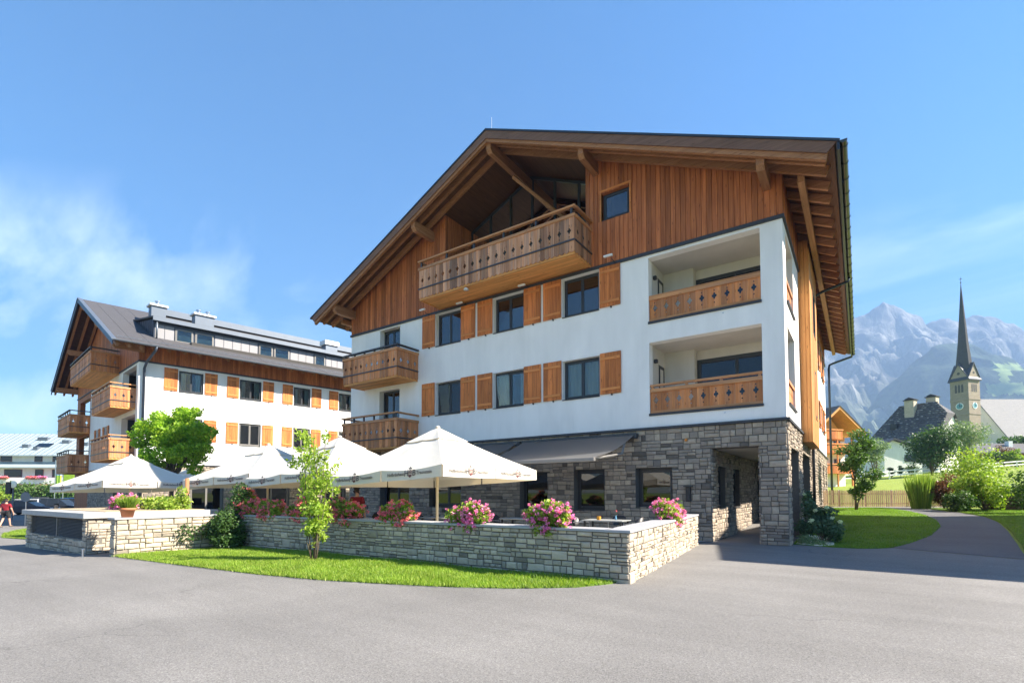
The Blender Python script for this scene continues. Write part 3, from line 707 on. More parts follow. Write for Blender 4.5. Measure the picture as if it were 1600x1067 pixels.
# ground floor in stone
gfw = [(-4.76, -3.47, 1.1, 2.46), (-7.22, -5.95, .95, 2.47), (-9.72, -8.4, .95, 2.42), (-14.85, -12.9, .95, 2.4), (-18.3, -16.2, .1, 2.4)]
passF = (-2.2, -.77, 0, 3.04)
sideG = [(.75, 3.2, 0, 3.02), (4.5, 8.0, 0, 3.1), (14.6, 15.6, .9, 3.2), (17.2, 18.3, .9, 3.2), (20.2, 21.2, .9, 3.2)]
passW = [(.88, 2.0, 1.05, 2.5), (3.3, 4.6, 1.05, 2.5)]
FP = frame((-2.2, 0, 0), (0, 1))
sb = wall_panel('stone_ground_floor', HT, FM, W0, 0, 0, 3.79, gfw + [passF], MT['mortar'], t=.55)
sb2 = wall_panel('stone_side_wall', HT, FS, .552, BK - .36, 0, 3.79, sideG, MT['mortar'], t=.55)
sb3 = wall_panel('passage_wall', HT, FP, .552, 9.0, 0, 3.04, passW, MT['mortar'], t=.4)
FPi = frame((-.77, .55, 0), (0, -1))
stones(sb, [(FM, W0, 0, 0.0, 3.79, gfw + [passF], {}), (frame((-.77, .55, 0), (0, -1)), 0, .55, 0, 3.04, [], {}), (frame((-2.2, 0, 0), (0, 1)), 0.0, .55, 0, 3.04, [], {})], MT['stone'], 5)
stones(sb2, [(FS, .0, BK - .36, 0, 3.79, sideG, {}), (frame((0, 3.2, 0), (-1, 0)), 0, .55, 0, 3.02, [], {}), (frame((0, 8.0, 0), (-1, 0)), 0, .55, 0, 3.1, [], {})], MT['stone'], 6)
stones(sb3, [(FP, .56, 9.0, 0, 3.04, passW, {})], MT['stone'], 8)
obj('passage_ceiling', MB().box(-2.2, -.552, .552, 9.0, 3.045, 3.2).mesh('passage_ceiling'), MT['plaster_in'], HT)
obj('passage_door', MB().box(-2.2, -.3, 8.98, 9.1, 0, 3.04).mesh('passage_door'), MT['interior'], HT)
for i, (a, b, c, d) in enumerate(gfw): window(HT, FM, a, b, c, d, rec=.3, n=1 if b - a < 1.5 else 2, pane='pane_dark', fw=.1, curtain=[(.03, .3)] if i != 1 else [(.02, .12)])
for a, b, c, d in sideG[2:]: window(HT, FS, a, b, c, d, rec=.3, n=1, pane='pane_dark')
for a, b, c, d in passW: window(HT, FP, a, b, c, d, rec=.15, n=1, pane='pane_dark')
obj('wall_lantern', MB().bbox(-2.98, -2.84, -.16, -.04, 1.3, 1.78, .01).box(-3.05, -2.77, -.2, -.03, 1.79, 1.82).mesh('wall_lantern'), MT['black'], HT)
obj('warning_light', MB().lathe([(.05, 0), (.05, .05), (.03, .08)], 10).xf(T((-2.97, -.04, 3.36)) @ Matrix.Rotation(R(90), 4, 'X')).mesh('warning_light', True), m_plain('amber_lens', (.75, .25, .02), .3), HT)
# ---- roof
rf = obj('roof', MB().prism([(-10.38, 16.38), (1.55, zr(1.55)), (1.55, zr(1.55) - .07), (-10.38, 16.31), (-22.31, zr(-22.31) - .07), (-22.31, zr(-22.31))], -1.53, 23.5, 'y').mesh('roof'), MT['roofmetal'], HT)
for s in (-1, 1):
    X = lambda d: -10.38 + s * d
    poly = [(X(0), 16.30), (X(11.80), zr(X(11.80)) - .085), (X(11.80), zr(X(11.80)) - .14), (X(0), 16.24)]
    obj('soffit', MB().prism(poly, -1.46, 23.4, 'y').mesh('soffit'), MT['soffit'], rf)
    def raf(y0, y1, d0, d1, lo, hi=.142):
        p = [(X(d0), zr(X(d0)) - hi), (X(d1), zr(X(d1)) - hi), (X(d1 - .10), zr(X(d1)) - lo), (X(d0), zr(X(d0)) - lo)]
        return MB().prism(p, y0, y1, 'y').mesh('rafter')
    obj('barge_board', MB().prism([(X(0.002), 16.305), (X(11.85), zr(X(11.85)) - .075), (X(11.62), zr(X(11.62)) - .40), (X(0.002), 15.98)], -1.50, -1.455, 'y').mesh('barge_board'), MT['barge'], rf)
    obj('rafter', raf(-1.452, -1.33, 0.003, 11.70, .52), MT['rafter'], rf)
    for y in (-.92, -.36): obj('rafter', raf(y - .06, y + .06, 0.003, 11.66, .40), MT['rafter'], rf)
    y = .55
    while y < 23.3:
        obj('rafter', raf(y - .06, y + .06, 10.1, 11.66, .36), MT['rafter'], rf); y += .85
    obj('eave_beam', MB().box(X(10.92) - .09, X(10.92) + .09, -.25, 22.6, zr(X(10.92)) - .62, zr(X(10.92)) - .365).mesh('eave_beam'), MT['purlin'], rf)
for x in (-20.5, -14.72, -10.38, -6.2, -.4):
    zt = zr(x) - (.42 if abs(x + 10.38) > .1 else .44); yb = 2.0 if x == -10.38 else .2
    obj('purlin', MB().prism([(-1.325, zt), (-1.325, zt - .30), (-1.19, zt - .44), (yb, zt - .44), (yb, zt)], x - .11, x + .11, 'x').mesh('purlin'), MT['purlin'], rf)
# gutter and down pipes
def half_gutter(y0, y1, x, z, r=.085):
    m = MB(); n = 9; vs = []
    for y in (y0, y1):
        for rr in (r, r - .008):
            for k in range(n):
                a = math.pi + math.pi * k / (n - 1); vs.append((x + rr * math.cos(a), y, z + rr * math.sin(a)))
    fs = []
    for k in range(n - 1):
        fs += [(k, k + 1, 2 * n + k + 1, 2 * n + k), (n + k, 3 * n + k, 3 * n + k + 1, n + k + 1)]
    m.add(vs, fs); m.add(vs[:n], [tuple(range(n))]); return m
g = obj('gutter', half_gutter(-1.53, 23.52, 1.63, 10.93).mesh('gutter', True), MT['gutter'], HT)
for i in range(30):
    y = -1.3 + i * .85
    if y < 23.4: obj('gutter_bracket', cached('gbr', lambda: MB().tube([(1.63 + .095 * math.cos(math.pi + math.pi * k / 8), 0, 10.93 + .095 * math.sin(math.pi + math.pi * k / 8)) for k in range(9)], .009, 4).mesh('gutter_bracket')), MT['pipe'], g, T((0, y, 0)))
obj('eave_flashing', MB().box(1.48, 1.545, -1.5, 23.45, zr(1.5) - .30, zr(1.5) - .085).mesh('eave_flashing'), MT['pipe'], rf)
obj('downpipe', MB().tube([(1.6, 23.3, 10.86), (1.5, 23.2, 10.7), (.5, 22.6, 10.28), (.28, 22.45, 10.15), (.24, 22.42, 9.9), (.24, 22.42, .3)], .07, 10).mesh('downpipe', True), MT['pipe'], rf)
obj('downpipe', MB().tube([(1.6, 8.7, 10.86), (1.55, 8.68, 10.72), (.6, 8.6, 10.45), (.14, 8.55, 10.2), (.12, 8.55, 3.3), (.12, 8.55, .2)], .06, 10).mesh('downpipe', True), MT['pipe'], rf)
obj('lightning_rod', MB().tube([(-10.38, -1.1, 16.3), (-10.38, -1.1, 17.1)], .012, 6).mesh('lightning_rod'), MT['steel'], rf)
obj('lightning_rod', MB().tube([(-3.4, 4.5, 13.0), (-3.4, 4.5, 14.9)], .012, 6).mesh('lightning_rod'), MT['steel'], rf)
# awnings over the terrace
def awning(u0, u1, label):
    a = thing('awning', label, 'awning', ((u0 + u1) / 2, -.2, 3.4), 0, 'awnings over the terrace')
    obj('cassette', MB().bbox(u0, u1, -.30, -.06, 3.5, 3.69, .02).mesh('cassette'), MT['frame'], a, FM)
    n = 24; V = []; ys = np.linspace(0, 1, n)
    pts = [(-.27 - 3.25 * t, 3.62 - .98 * t - .13 * math.sin(math.pi * t)) for t in ys]
    k = 40; m = MB(); xs = np.linspace(u0 + .08, u1 - .08, k)
    for x in xs: m.v += [(x, p[0], p[1] + .004 * math.sin(x * 5)) for p in pts]
    for i in range(k - 1):
        for j in range(n - 1):
            q = i * n + j; m.f += [(q, q + 1, q + n + 1, q + n)]
    obj('fabric', m.mesh('fabric', True), MT['awning'], a, FM)
    obj('front_bar', MB().bbox(u0 + .03, u1 - .03, -3.62, -3.5, 2.52, 2.64, .02).mesh('front_bar'), MT['frame_grey'], a, FM)
    for x in (u0 + .4, u1 - .4): obj('arm', MB().tube([(x, -.25, 3.52), (x + .5, -1.8, 2.85), (x, -3.5, 2.58)], .035, 6).mesh('arm'), MT['frame_grey'], a, FM)
awning(-9.46, -4.62, 'grey fabric awning whose right end catches the sun above the terrace')
awning(-15.0, -9.56, 'grey fabric awning behind the nearest white parasol, left of the sunlit awning')
# ------------------------------------------------------------------ the second hotel wing on the left
LC = Vector((-36.11, -4.68, 0)); t2 = R(11.9); t1 = R(-84)
E2 = Vector((math.sin(t2), math.cos(t2), 0)); E1 = Vector((math.sin(t1), math.cos(t1), 0))
LW = thing('hotel_wing', 'long white chalet wing with orange shutters, grey dormer and brown gable on the left', 'building', (LC.x, LC.y, -.45))
SH = Matrix(((-E1.x, E2.x, 0, LC.x), (-E1.y, E2.y, 0, LC.y), (0, 0, 1, 0), (0, 0, 0, 1)))
FL = frame(LC, E2); FG = frame(LC, -E1)
I4 = Matrix.Identity(4)
def sh(name, m, mat, parent=LW, smooth=False): return obj(name, m.xf(SH).mesh(name, smooth), mat, parent, I4)
GW, LL = 21.0, 30.0
def zl(g): return 10.86 + .462 * (12.1 - abs(g - 10.6))        # roof top
UW = [(2.18, 3.62), (5.9, 7.38), (9.69, 11.0), (13.32, 14.75)]
hl = [(a, b, 8.38, 9.80) for a, b in UW] + [(a, b, 5.0, 6.62) for a, b in UW]
wall_panel('long_wall', LW, FL, 0, LL, 3.5, H1, hl, MT['plaster'])
for a, b, c, d in hl:
    window(LW, FL, a, b, c, d, rec=.12, fmat='frame_grey' if c < 6 else 'frame', pane='pane_clear' if c > 6 else 'pane', curtain=[(.05, .3), (.7, .95)] if c > 6 else None, ajar=(c > 6))
for a, b in UW:
    for s0, s1 in ((a - .83, a - .06), (b + .08, b + .85)):
        shutter(LW, FL, s0, s1, 8.37, 9.88); shutter(LW, FL, s0, s1, 5.1, 6.62)
gh = [(-4.2, -.55, 7.05, 9.9), (-4.2, -.55, 3.85, 6.7), (-9.4, -8.4, 5.2, 6.6), (-12.4, -11.4, 5.2, 6.6)]
wall_panel('gable_end_wall', LW, FG, -15.0, -.002, 3.4, H1, gh, MT['plaster'])
wall_panel('timber_end_wall', LW, FG, -GW, -15.002, -.5, H1, [(-19.6, -15.3, 7.0, 9.6), (-19.6, -15.3, 3.6, 6.4)], MT['clad'])
sh('interior', MB().box(-GW + .5, -5.0, 2.4, LL - .4, 0, 12).box(-4.98, -.5, 3, LL - .4, 0, 12), MT['interior'])
for z in (3.55, 6.75, 9.95): sh('loggia_slab', MB().box(-4.9, -.4, .4, 2.9, z, z + .25), MT['plaster_in'])
sh('loggia_rear', MB().box(-4.9, -.36, 2.4, 2.55, 3.9, 9.9), MT['plaster_in'])
for a, b, c, d in gh[2:]:
    window(LW, FG, a, b, c, d, rec=.12)
    for s0, s1 in ((a - .55, a - .03), (b + .03, b + .55)): shutter(LW, FG, s0, s1, c, d)
obj('upper_trim', MB().box(-.0, LL, -.06, -.002, 10.02, 10.12).mesh('t'), MT['slate'], LW, FL)
obj('upper_end_trim', MB().box(-GW, .05, -.06, -.002, 10.02, 10.12).mesh('t'), MT['slate'], LW, FG)
obj('lower_trim', MB().box(0, LL, -.08, -.002, 3.42, 3.5).mesh('t'), MT['slate'], LW, FL)
# ground floor
gw_ = [(3.0, 5.0, .3, 2.6), (7.0, 9.5, .3, 2.6), (12, 14, .3, 2.6), (15.5, 18.5, .3, 2.6)]
st = wall_panel('stone_ground_floor', LW, FL, 0, LL, -.5, 3.42, gw_, MT['mortar'], t=.5)
st2 = wall_panel('stone_end_wall', LW, FG, -15, -.502, -.5, 3.4, [(-6, -3, -.5, 2.4)], MT['mortar'], t=.5)
stones(st, [(FL, 0, 16, -.5, 3.42, gw_, dict(band=(.34, .46), cell=(.6, 1.1)))], MT['stone'], 15, limit=200)
stones(st2, [(FG, -15, 0, -.5, 3.4, [(-6, -3, -.5, 2.4)], dict(band=(.34, .46), cell=(.6, 1.1)))], MT['stone'], 16, limit=60)
for a, b, c, d in gw_: window(LW, FL, a, b, c, d, rec=.25, pane='pane_dark', fmat='frame_grey', fw=.09, sill=False)
# timber under the eaves and in the gable
ew = sh('eave_wall', MB().box(-.3, -.004, 0.0, LL, H1 + .002, 11.25), MT['clad'])
boards(ew, FL, -.02, LL, lambda u: 10.1, lambda u: 11.25, MT['clad'], .17, single=False)
zlg = lambda u: zl(-u) - .2
gb2 = obj('gable_wall', MB().prism([(-GW, H1 + .002), (-.002, H1 + .002), (-.002, zlg(0)), (-10.6, zlg(-10.6)), (-GW, zlg(-GW))], .004, .3, 'y').mesh('gable_wall'), MT['clad'], LW, FG)
boards(gb2, FG, -GW, .0, lambda u: 10.1, zlg, MT['clad'], .17, single=False)
balcony(LW, FG, -13.0, -5.2, 1.6, 9.92, 11.40, 11.66, 30, 6, railgap=False, mat='plank_w')
balcony(LW, FG, -6.3, -.55, 1.3, 6.95, 8.34, 8.58, 24, 6, mat='plank_w')
balcony(LW, FG, -6.0, -.5, 1.3, 3.66, 5.05, 5.26, 24, 6, mat='plank_w')
balcony(LW, FG, -20.9, -15.1, 1.3, 6.5, 8.05, 8.4, 24, 6, railgap=False, mat='plank_w')
balcony(LW, FG, -20.9, -15.1, 1.3, 3.2, 4.75, 5.1, 24, 6, railgap=False, mat='plank_w')
# roof
def gpoly(g0, g1, a, b): return [(-g0, zl(g0) - a), (-g1, zl(g1) - a), (-g1, zl(g1) - b), (-g0, zl(g0) - b)]
rl = sh('roof', MB().prism(gpoly(-1.5, 10.6, 0, .06), -1.6, LL + 1, 'y').prism(gpoly(10.6, 22.7, 0, .06), -1.6, LL + 1, 'y'), MT['rooflayer'])
for k in range(1, 8):   # laps of the roofing sheets
    sh('roof_lap', MB().prism(gpoly(-1.45, 10.5, -.012, -.0005), -1.6 + k * .95, -1.6 + k * .95 + .05, 'y') if k < 4 else MB().prism(gpoly(-1.45, .95, -.012, -.0005), -1.6 + k * 2.2, -1.6 + k * 2.2 + .05, 'y'), MT['rooflayer'], rl)
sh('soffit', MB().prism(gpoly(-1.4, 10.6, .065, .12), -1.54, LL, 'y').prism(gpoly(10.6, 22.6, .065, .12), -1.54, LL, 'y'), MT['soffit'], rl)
for ga, gb_ in ((-1.45, 10.6), (10.6, 22.65)):
    sh('barge_board', MB().prism(gpoly(ga, gb_, .0, .34), -1.66, -1.602, 'y'), MT['zinc_dark'], rl)
    sh('verge_cap', MB().prism(gpoly(ga, gb_, -.05, -.002), -1.70, -1.45, 'y'), MT['zinc'], rl)
    for y in (-1.45, -.85, -.25): sh('rafter', MB().prism(gpoly(max(ga, -1.35), min(gb_, 22.5), .125, .42), y, y + .13, 'y'), MT['rafter'], rl)
for g_ in (-.2, 5.2, 10.6, 16, 21.3):
    zt = zl(g_) - .43; sh('purlin', MB().prism([(-1.45, zt), (-1.45, zt - .28), (-1.3, zt - .42), (.2, zt - .42), (.2, zt)], -g_ - .12, -g_ + .12, 'x'), MT['purlin'], rl)
for k in range(34): sh('rafter_end', MB().prism(gpoly(-1.3, .2, .125, .32), .4 + k * .85, .52 + k * .85, 'y'), MT['rafter'], rl)
gt = MB(); n = 7
gt2 = half_gutter(-1.65, LL, 1.60, 10.84, .085); sh('gutter', gt2, MT['zinc'], LW, True)
sh('downpipe', MB().tube([(1.58, .55, 10.8), (1.5, .5, 10.55), (.45, .3, 9.95), (.16, .25, 9.6), (.14, .25, 0)], .075, 8), MT['zinc_dark'], LW, True)
# dormer
DG = 1.0; dz0 = zl(DG); DH = 13.25
dw = [(2.15, 3.21), (3.33, 4.48), (7.49, 8.5), (8.59, 9.75), (11.73, 12.63), (14.2, 15.2)]
dm = sh('dormer', MB().prism([(-DG, dz0 - .3), (-DG, DH), (-7.0, 14.3), (-7.0, zl(7) - .3)], .95, LL, 'y'), MT['zinc_dark'])
FD = frame(LC + E1 * DG * 1.0, E2)
edges = [.95, 1.55, 2.1]
for a, b in ((3.0, 3.0),): pass
seams = []
spans = [(1.0, 2.1), (4.55, 7.42), (9.82, 11.66), (12.7, 14.13), (15.3, 20)]
for a, b in spans:
    k = max(1, round((b - a) / .56))
    for i in range(k):
        x0 = a + (b - a) * i / k; x1 = a + (b - a) * (i + 1) / k
        obj('panel', MB().bbox(x0 + .012, x1 - .012, -.03, -.004, dz0 - .1, 12.93, .006).mesh('panel'), MT['zinc_light'], dm, FD)
for a, b in dw:
    wdw = window(LW, FD, a, b, 11.93, 12.86, rec=-.06, n=1, fmat='frame_grey', pane='pane_clear', sill=False, curtain=None, fw=.05)
    obj('half_curtain', MB().box(a + .1, b - .1, -.0, .0 + .01, 12.0, 12.45).mesh('half_curtain'), MT['white'], wdw, FD @ T((0, -.031, 0)))
sh('dormer_roof', MB().prism([(-.62, DH + .02), (-.62, DH + .12), (-7.4, 14.55), (-7.4, 14.42)], .8, LL, 'y'), MT['rooflayer'], dm)
sh('dormer_fascia', MB().box(-.64, -.58, .8, LL, DH - .17, DH + .10), MT['zinc'], dm)
sh('dormer_soffit', MB().box(-.98, -.645, .85, LL, DH - .17, DH - .14), MT['zinc_dark'], dm)
for i in range(9): sh('cheek_seam', MB().box(-1.2 - i * .5, -1.17 - i * .5, .92, .948, zl(1.2 + i * .5) - .1, DH + .02 + (.2 + i * .5) * .175), MT['zinc_dark'], dm)
sh('dormer_downpipe', MB().tube([(-.72, 1.05, DH - .1), (-.72, 1.05, zl(.72) + .02)], .06, 8), MT['zinc'], dm, True)
sh('snow_rail', MB().tube([(.9, -1.3, zl(-.9) + .1), (.9, LL, zl(-.9) + .1)], .02, 5), MT['steel'], rl)
sh('ridge_box', MB().box(-11.4, -9.8, 3.2, LL, zl(10.6) - .2, zl(10.6) + .32), MT['zinc'], rl)
for s_, wd, n_, zt in ((1.8, .9, 1, 15.75), (4.6, 1.3, 2, 15.75), (15.0, 1.1, 0, 15.5)):
    c = sh('chimney', MB().box(-6.3, -5.5, s_, s_ + wd, 13.4, zt - .2), MT['zinc'], rl)
    sh('chimney_cap', MB().prism([(-6.42, zt - .2), (-5.38, zt - .2), (-5.4, zt - (.07 if n_ else -.2)), (-6.4, zt - (.07 if n_ else -.2))], s_ - .12, s_ + wd + .12, 'y'), MT['white'], LW)
    for k in range(n_):
        sh('flue', MB().lathe([(.11, 0), (.11, .3), (.17, .3), (.17, .36), (.02, .40)], 10, (-5.9, s_ + wd * (k + .5) / n_, zt - .068)), MT['steel'], LW)
# awning of the wing
aw = thing('awning', 'light grey awning jutting over the terrace from the left wing', 'awning', tuple(LC + E2 * 9 - E1 * 1.5 + Vector((0, 0, 3))), 0, 'awnings over the terrace')
obj('cassette', MB().bbox(6.0, 13.0, -.3, -.09, 3.9, 4.12, .02).mesh('c'), MT['frame'], aw, FL)
obj('fabric', MB().hexa([(6.05, -3.3, 3.42), (12.95, -3.3, 3.42), (12.95, -.29, 4.02), (6.05, -.29, 4.02), (6.05, -3.3, 3.43), (12.95, -3.3, 3.43), (12.95, -.29, 4.03), (6.05, -.29, 4.03)]).mesh('f'), MT['awning'], aw, FL)
obj('front_bar', MB().bbox(6.0, 13.0, -3.4, -3.3, 3.36, 3.47, .015).mesh('b'), MT['frame'], aw, FL)
# ------------------------------------------------------------------ ground
def sheet(name, poly, mat, off, step=1.0, skirt=0):
    """flat outline cut along a grid and draped over the terrain, off metres above it"""
    bm = bmesh.new(); bm.faces.new([bm.verts.new((x, y, 0)) for x, y in poly])
    xs = [p[0] for p in poly]; ys = [p[1] for p in poly]
    for ax, lo, hi in ((0, min(xs), max(xs)), (1, min(ys), max(ys))):
        k = math.ceil(lo / step)
        while k * step < hi:
            co = [0, 0, 0]; co[ax] = k * step; no = [0, 0, 0]; no[ax] = 1
            bmesh.ops.bisect_plane(bm, geom=bm.verts[:] + bm.edges[:] + bm.faces[:], plane_co=co, plane_no=no); k += 1
    bmesh.ops.triangulate(bm, faces=bm.faces[:])
    for v in bm.verts: v.co.z = gz(v.co.x, v.co.y) + off
    bmesh.ops.recalc_face_normals(bm, faces=bm.faces)
    for f in bm.faces:
        if f.normal.z < 0: f.normal_flip()
    if skirt:
        ed = [e for e in bm.edges if e.is_boundary]; r = bmesh.ops.extrude_edge_only(bm, edges=ed)
        for v in [g for g in r['geom'] if isinstance(g, bmesh.types.BMVert)]: v.co.z -= skirt
    me = bpy.data.meshes.new(name); bm.to_mesh(me); bm.free(); me.shade_smooth()
    return struct(obj(name, me, mat))
# one sheet out to the horizon
xs = np.concatenate([np.array([-4100, -1500, -600, -300, -180]), np.arange(-120, 130, 3.0), np.array([180, 300, 600, 1500, 4100])])
ys = np.concatenate([np.array([-4100, -2000, -800, -200, -80]), np.arange(-40, 182, 3.0), np.array([240, 400, 800, 2000, 4100])])
V = [(x, y, gz(x, y) - .02) for x in xs for y in ys]; ny = len(ys)
F = [(i * ny + j, (i + 1) * ny + j, (i + 1) * ny + j + 1, i * ny + j + 1) for i in range(len(xs) - 1) for j in range(ny - 1)]
struct(obj('ground', np_mesh('ground', V, F, MT['meadow'], True)))
STRIP = [(-14.12, -12.22), (-13.46, -12.2), (-12.0, -12.15), (-10.15, -12.08), (-7.98, -11.84), (-6.38, -11.51), (-5.12, -11.1), (-4.0, -10.68), (-3.03, -10.17), (-2.2, -9.49), (-1.85, -8.85), (-1.8, -8.62), (-14.12, -9.3)]
LAWN = [(.15, .62), (1.01, .27), (1.67, .33), (2.1, .6), (2.47, 1.09), (3.18, 3.55), (3.76, 5.53), (4.28, 8.16), (4.33, 10.23), (4.13, 12.03), (3.81, 13.87), (3.3, 16.2), (2.5, 19), (-3, 19), (-3, 22.35), (.02, 22.35), (.02, 8.6), (.02, .62)]
PATHR = [(4.9, -.24), (5.62, 4.06), (5.99, 7.29), (6.17, 9.87), (6.09, 11.71), (5.57, 14.02), (4.9, 16.5), (4.2, 19)]
sheet('yard', [(-130, -60), (30, -60), (30, .5), (5.0, -.25), (2.47, 1.09), (1.9, .55), (1.01, .3), (.15, .6), (.0, 9.2), (-2.3, 9.2), (-2.3, 0.4), (-15, 0.4), (-36, -4), (-60, 3), (-130, 12)], MT['asphalt'], .004, 2.0)
sheet('path', [(2.47, 1.09), (5.0, -.25)] + PATHR[1:] + [(2.5, 19), (3.3, 16.2), (3.81, 13.87), (4.13, 12.03), (4.33, 10.23), (4.28, 8.16), (3.76, 5.53), (3.18, 3.55)], MT['asphalt_new'], .008, 1.0)
jd = Vector((5.0 - 2.47, -.25 - 1.09)).normalized(); jn = Vector((-jd.y, jd.x)) * .018
sheet('path_joint', [(2.47 - jn.x, 1.09 - jn.y), (5.0 - jn.x, -.25 - jn.y), (5.0 + jn.x, -.25 + jn.y), (2.47 + jn.x, 1.09 + jn.y)], MT['soil'], .012, 1.0)
sheet('lawn_strip', STRIP, MT['lawn'], .03, 1.0, .05)
sheet('lawn', LAWN, MT['lawn'], .02, 1.0, .05)
RLAWN = [(5.05, -.25), (30, .55), (30, 18.5), (4.4, 18.5), (5.0, 16.5), (5.65, 14.05), (6.17, 11.75), (6.25, 9.87), (6.07, 7.29), (5.7, 4.06)]
sheet('side_lawn', RLAWN, MT['lawn'], .022, 1.0, .05)
LGR = [(-24.5, -11.6), (-28, -12.0), (-32, -11.3), (-37, -9.6), (-36.5, -8.6), (-27, -9.4), (-24, -10.3)]
sheet('left_lawn', LGR, MT['lawn'], .03, 1.0, .05)
sheet('terrace_floor', [(-14.0, -9.1), (-1.9, -8.45), (-2.5, -.3), (-2.3, -.02), (-20.7, -.02), (-35.9, -4.2), (-34.6, -10.2), (-20, -11.5), (-16, -11.5), (-14.3, -9.2)], MT['concrete'], .02, 2.0)
sheet('gravel_bed', [(.1, .75), (.75, .4), (1.1, .9), (.9, 3.5), (.1, 4.2)], MT['gravel'], .03, .5, .03)
# grass blades
def blades(name, poly, n, mat, h=(.03, .07), zoff=.03, seed=1, fall=None):
    rng = np.random.default_rng(seed); P = np.array(poly); lo, hi = P.min(0), P.max(0)
    pts = rng.uniform(lo, hi, (n * 3, 2)); ins = np.zeros(len(pts), bool); j = len(P) - 1
    for i in range(len(P)):
        a, b = P[i], P[j]; c = ((a[1] > pts[:, 1]) != (b[1] > pts[:, 1])) & (pts[:, 0] < (b[0] - a[0]) * (pts[:, 1] - a[1]) / (b[1] - a[1] + 1e-12) + a[0]); ins ^= c; j = i
    pts = pts[ins][:n]
    if fall is not None: pts = pts[rng.random(len(pts)) < fall(pts)]
    pts = pts + rng.normal(0, .03, pts.shape)
    n = len(pts); z = np.array([gz(x, y) for x, y in pts]) + zoff - .005
    an = rng.uniform(0, 2 * math.pi, n); hh = rng.uniform(*h, n) * (1 + .35 * np.sin(pts[:, 0] * 1.7) * np.cos(pts[:, 1] * 2.1)); wd = rng.uniform(.004, .009, n); ln = rng.uniform(.1, .9, n) * hh
    B = np.column_stack([pts, z]); u = np.column_stack([np.cos(an), np.sin(an), np.zeros(n)]) * wd[:, None]
    a2 = rng.uniform(0, 2 * math.pi, n); tip = B + np.column_stack([np.cos(a2) * ln, np.sin(a2) * ln, hh])
    V = np.stack([B - u, B + u, tip], 1).reshape(-1, 3); F = np.arange(3 * n).reshape(-1, 3)
    o = stuff(obj(name, np_mesh(name, V, F, mat))); return o
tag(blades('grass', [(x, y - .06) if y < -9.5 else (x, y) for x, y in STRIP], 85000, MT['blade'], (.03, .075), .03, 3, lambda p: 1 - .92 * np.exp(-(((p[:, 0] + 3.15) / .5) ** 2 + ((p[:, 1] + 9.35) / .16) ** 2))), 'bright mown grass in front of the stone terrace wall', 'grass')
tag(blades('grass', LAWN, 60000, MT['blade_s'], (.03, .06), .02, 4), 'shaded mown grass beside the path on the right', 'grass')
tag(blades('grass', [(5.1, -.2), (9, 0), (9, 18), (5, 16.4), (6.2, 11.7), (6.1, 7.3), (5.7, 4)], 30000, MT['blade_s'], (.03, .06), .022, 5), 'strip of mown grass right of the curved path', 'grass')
tag(blades('grass', LGR, 14000, MT['blade'], (.04, .08), .03, 6), 'bright patch of grass behind the vented stone block', 'grass')
struct(obj('bare_soil', MB().lathe([(.34, 0), (.30, .02), (.05, .035)], 14, (-8.69, -10.11, .025)).mesh('soil'), MT['soil']))

# ------------------------------------------------------------------ terrace wall
WT = .92
TW = thing('terrace_wall', 'long low rubble stone wall with granite cap around the terrace', 'wall', (-8, -9, 0))
A_ = Vector((-1.6, -8.66)); B_ = Vector((-14.2, -9.35)); E_ = Vector((-2.35, -1.28)); C_ = Vector((-14.16, -12.24))
def sub(a, b): return (b - a)
F1 = frame((B_.x, B_.y), sub(B_, A_)); L1 = sub(A_, B_).length
F2 = frame((A_.x, A_.y), sub(A_, E_)); L2 = sub(A_, E_).length
F3 = frame((C_.x, C_.y), sub(C_, B_)); L3 = sub(C_, B_).length
F4 = frame((C_.x - .34, C_.y), (1, 0))
core = wall_panel('wall_core', TW, F1, -.3, L1, -.12, WT - .03, [], MT['mortar_t'], t=.34)
core2 = wall_panel('end_wall_core', TW, F2, .342, L2, -.05, WT - .03, [], MT['mortar_t'], t=.34)
core3 = wall_panel('return_wall_core', TW, F3, .0, L3 - .002, -.15, WT - .03, [], MT['mortar_t'], t=.34)
kw = dict(band=(.17, .28), cell=(.28, .6), ln=(.09, .29))
stones(core, [(F1, .02, L1 + .02, -.10, WT - .03, [], kw)], MT['stone_t'], 21, 300, .032)
stones(core2, [(F2, -.015, L2, -.03, WT - .03, [], dict(band=(.17, .28), cell=(.24, .5), ln=(.09, .26))), (frame((E_.x, E_.y), (-1, 0)), 0, .34, 0, WT - .03, [], kw)], MT['stone_t'], 22, 280, .036)
stones(core3, [(F3, .0, L3, -.12, WT - .03, [], dict(band=(.19, .27), cell=(.4, .9), ln=(.16, .42))), (F4, 0, .34, -.12, WT - .03, [], kw)], MT['stone_t'], 23, 200, .04)
def cap(Mf, a, b, y0=-.06, y1=.42, nm='cap_slab', n=1):
    for i in range(n):
        u0, u1 = a + (b - a) * i / n, a + (b - a) * (i + 1) / n
        obj(nm, MB().bbox(u0 + .002, u1 - .002, y0, y1, WT - .03, WT + .02, .005).mesh('cap'), MT['cap'], TW, Mf)
cap(F1, -.05, L1 - .385, n=9); cap(F2, -.06, L2 + .04, n=5); cap(F3, -.06, L3 + .3, n=3)
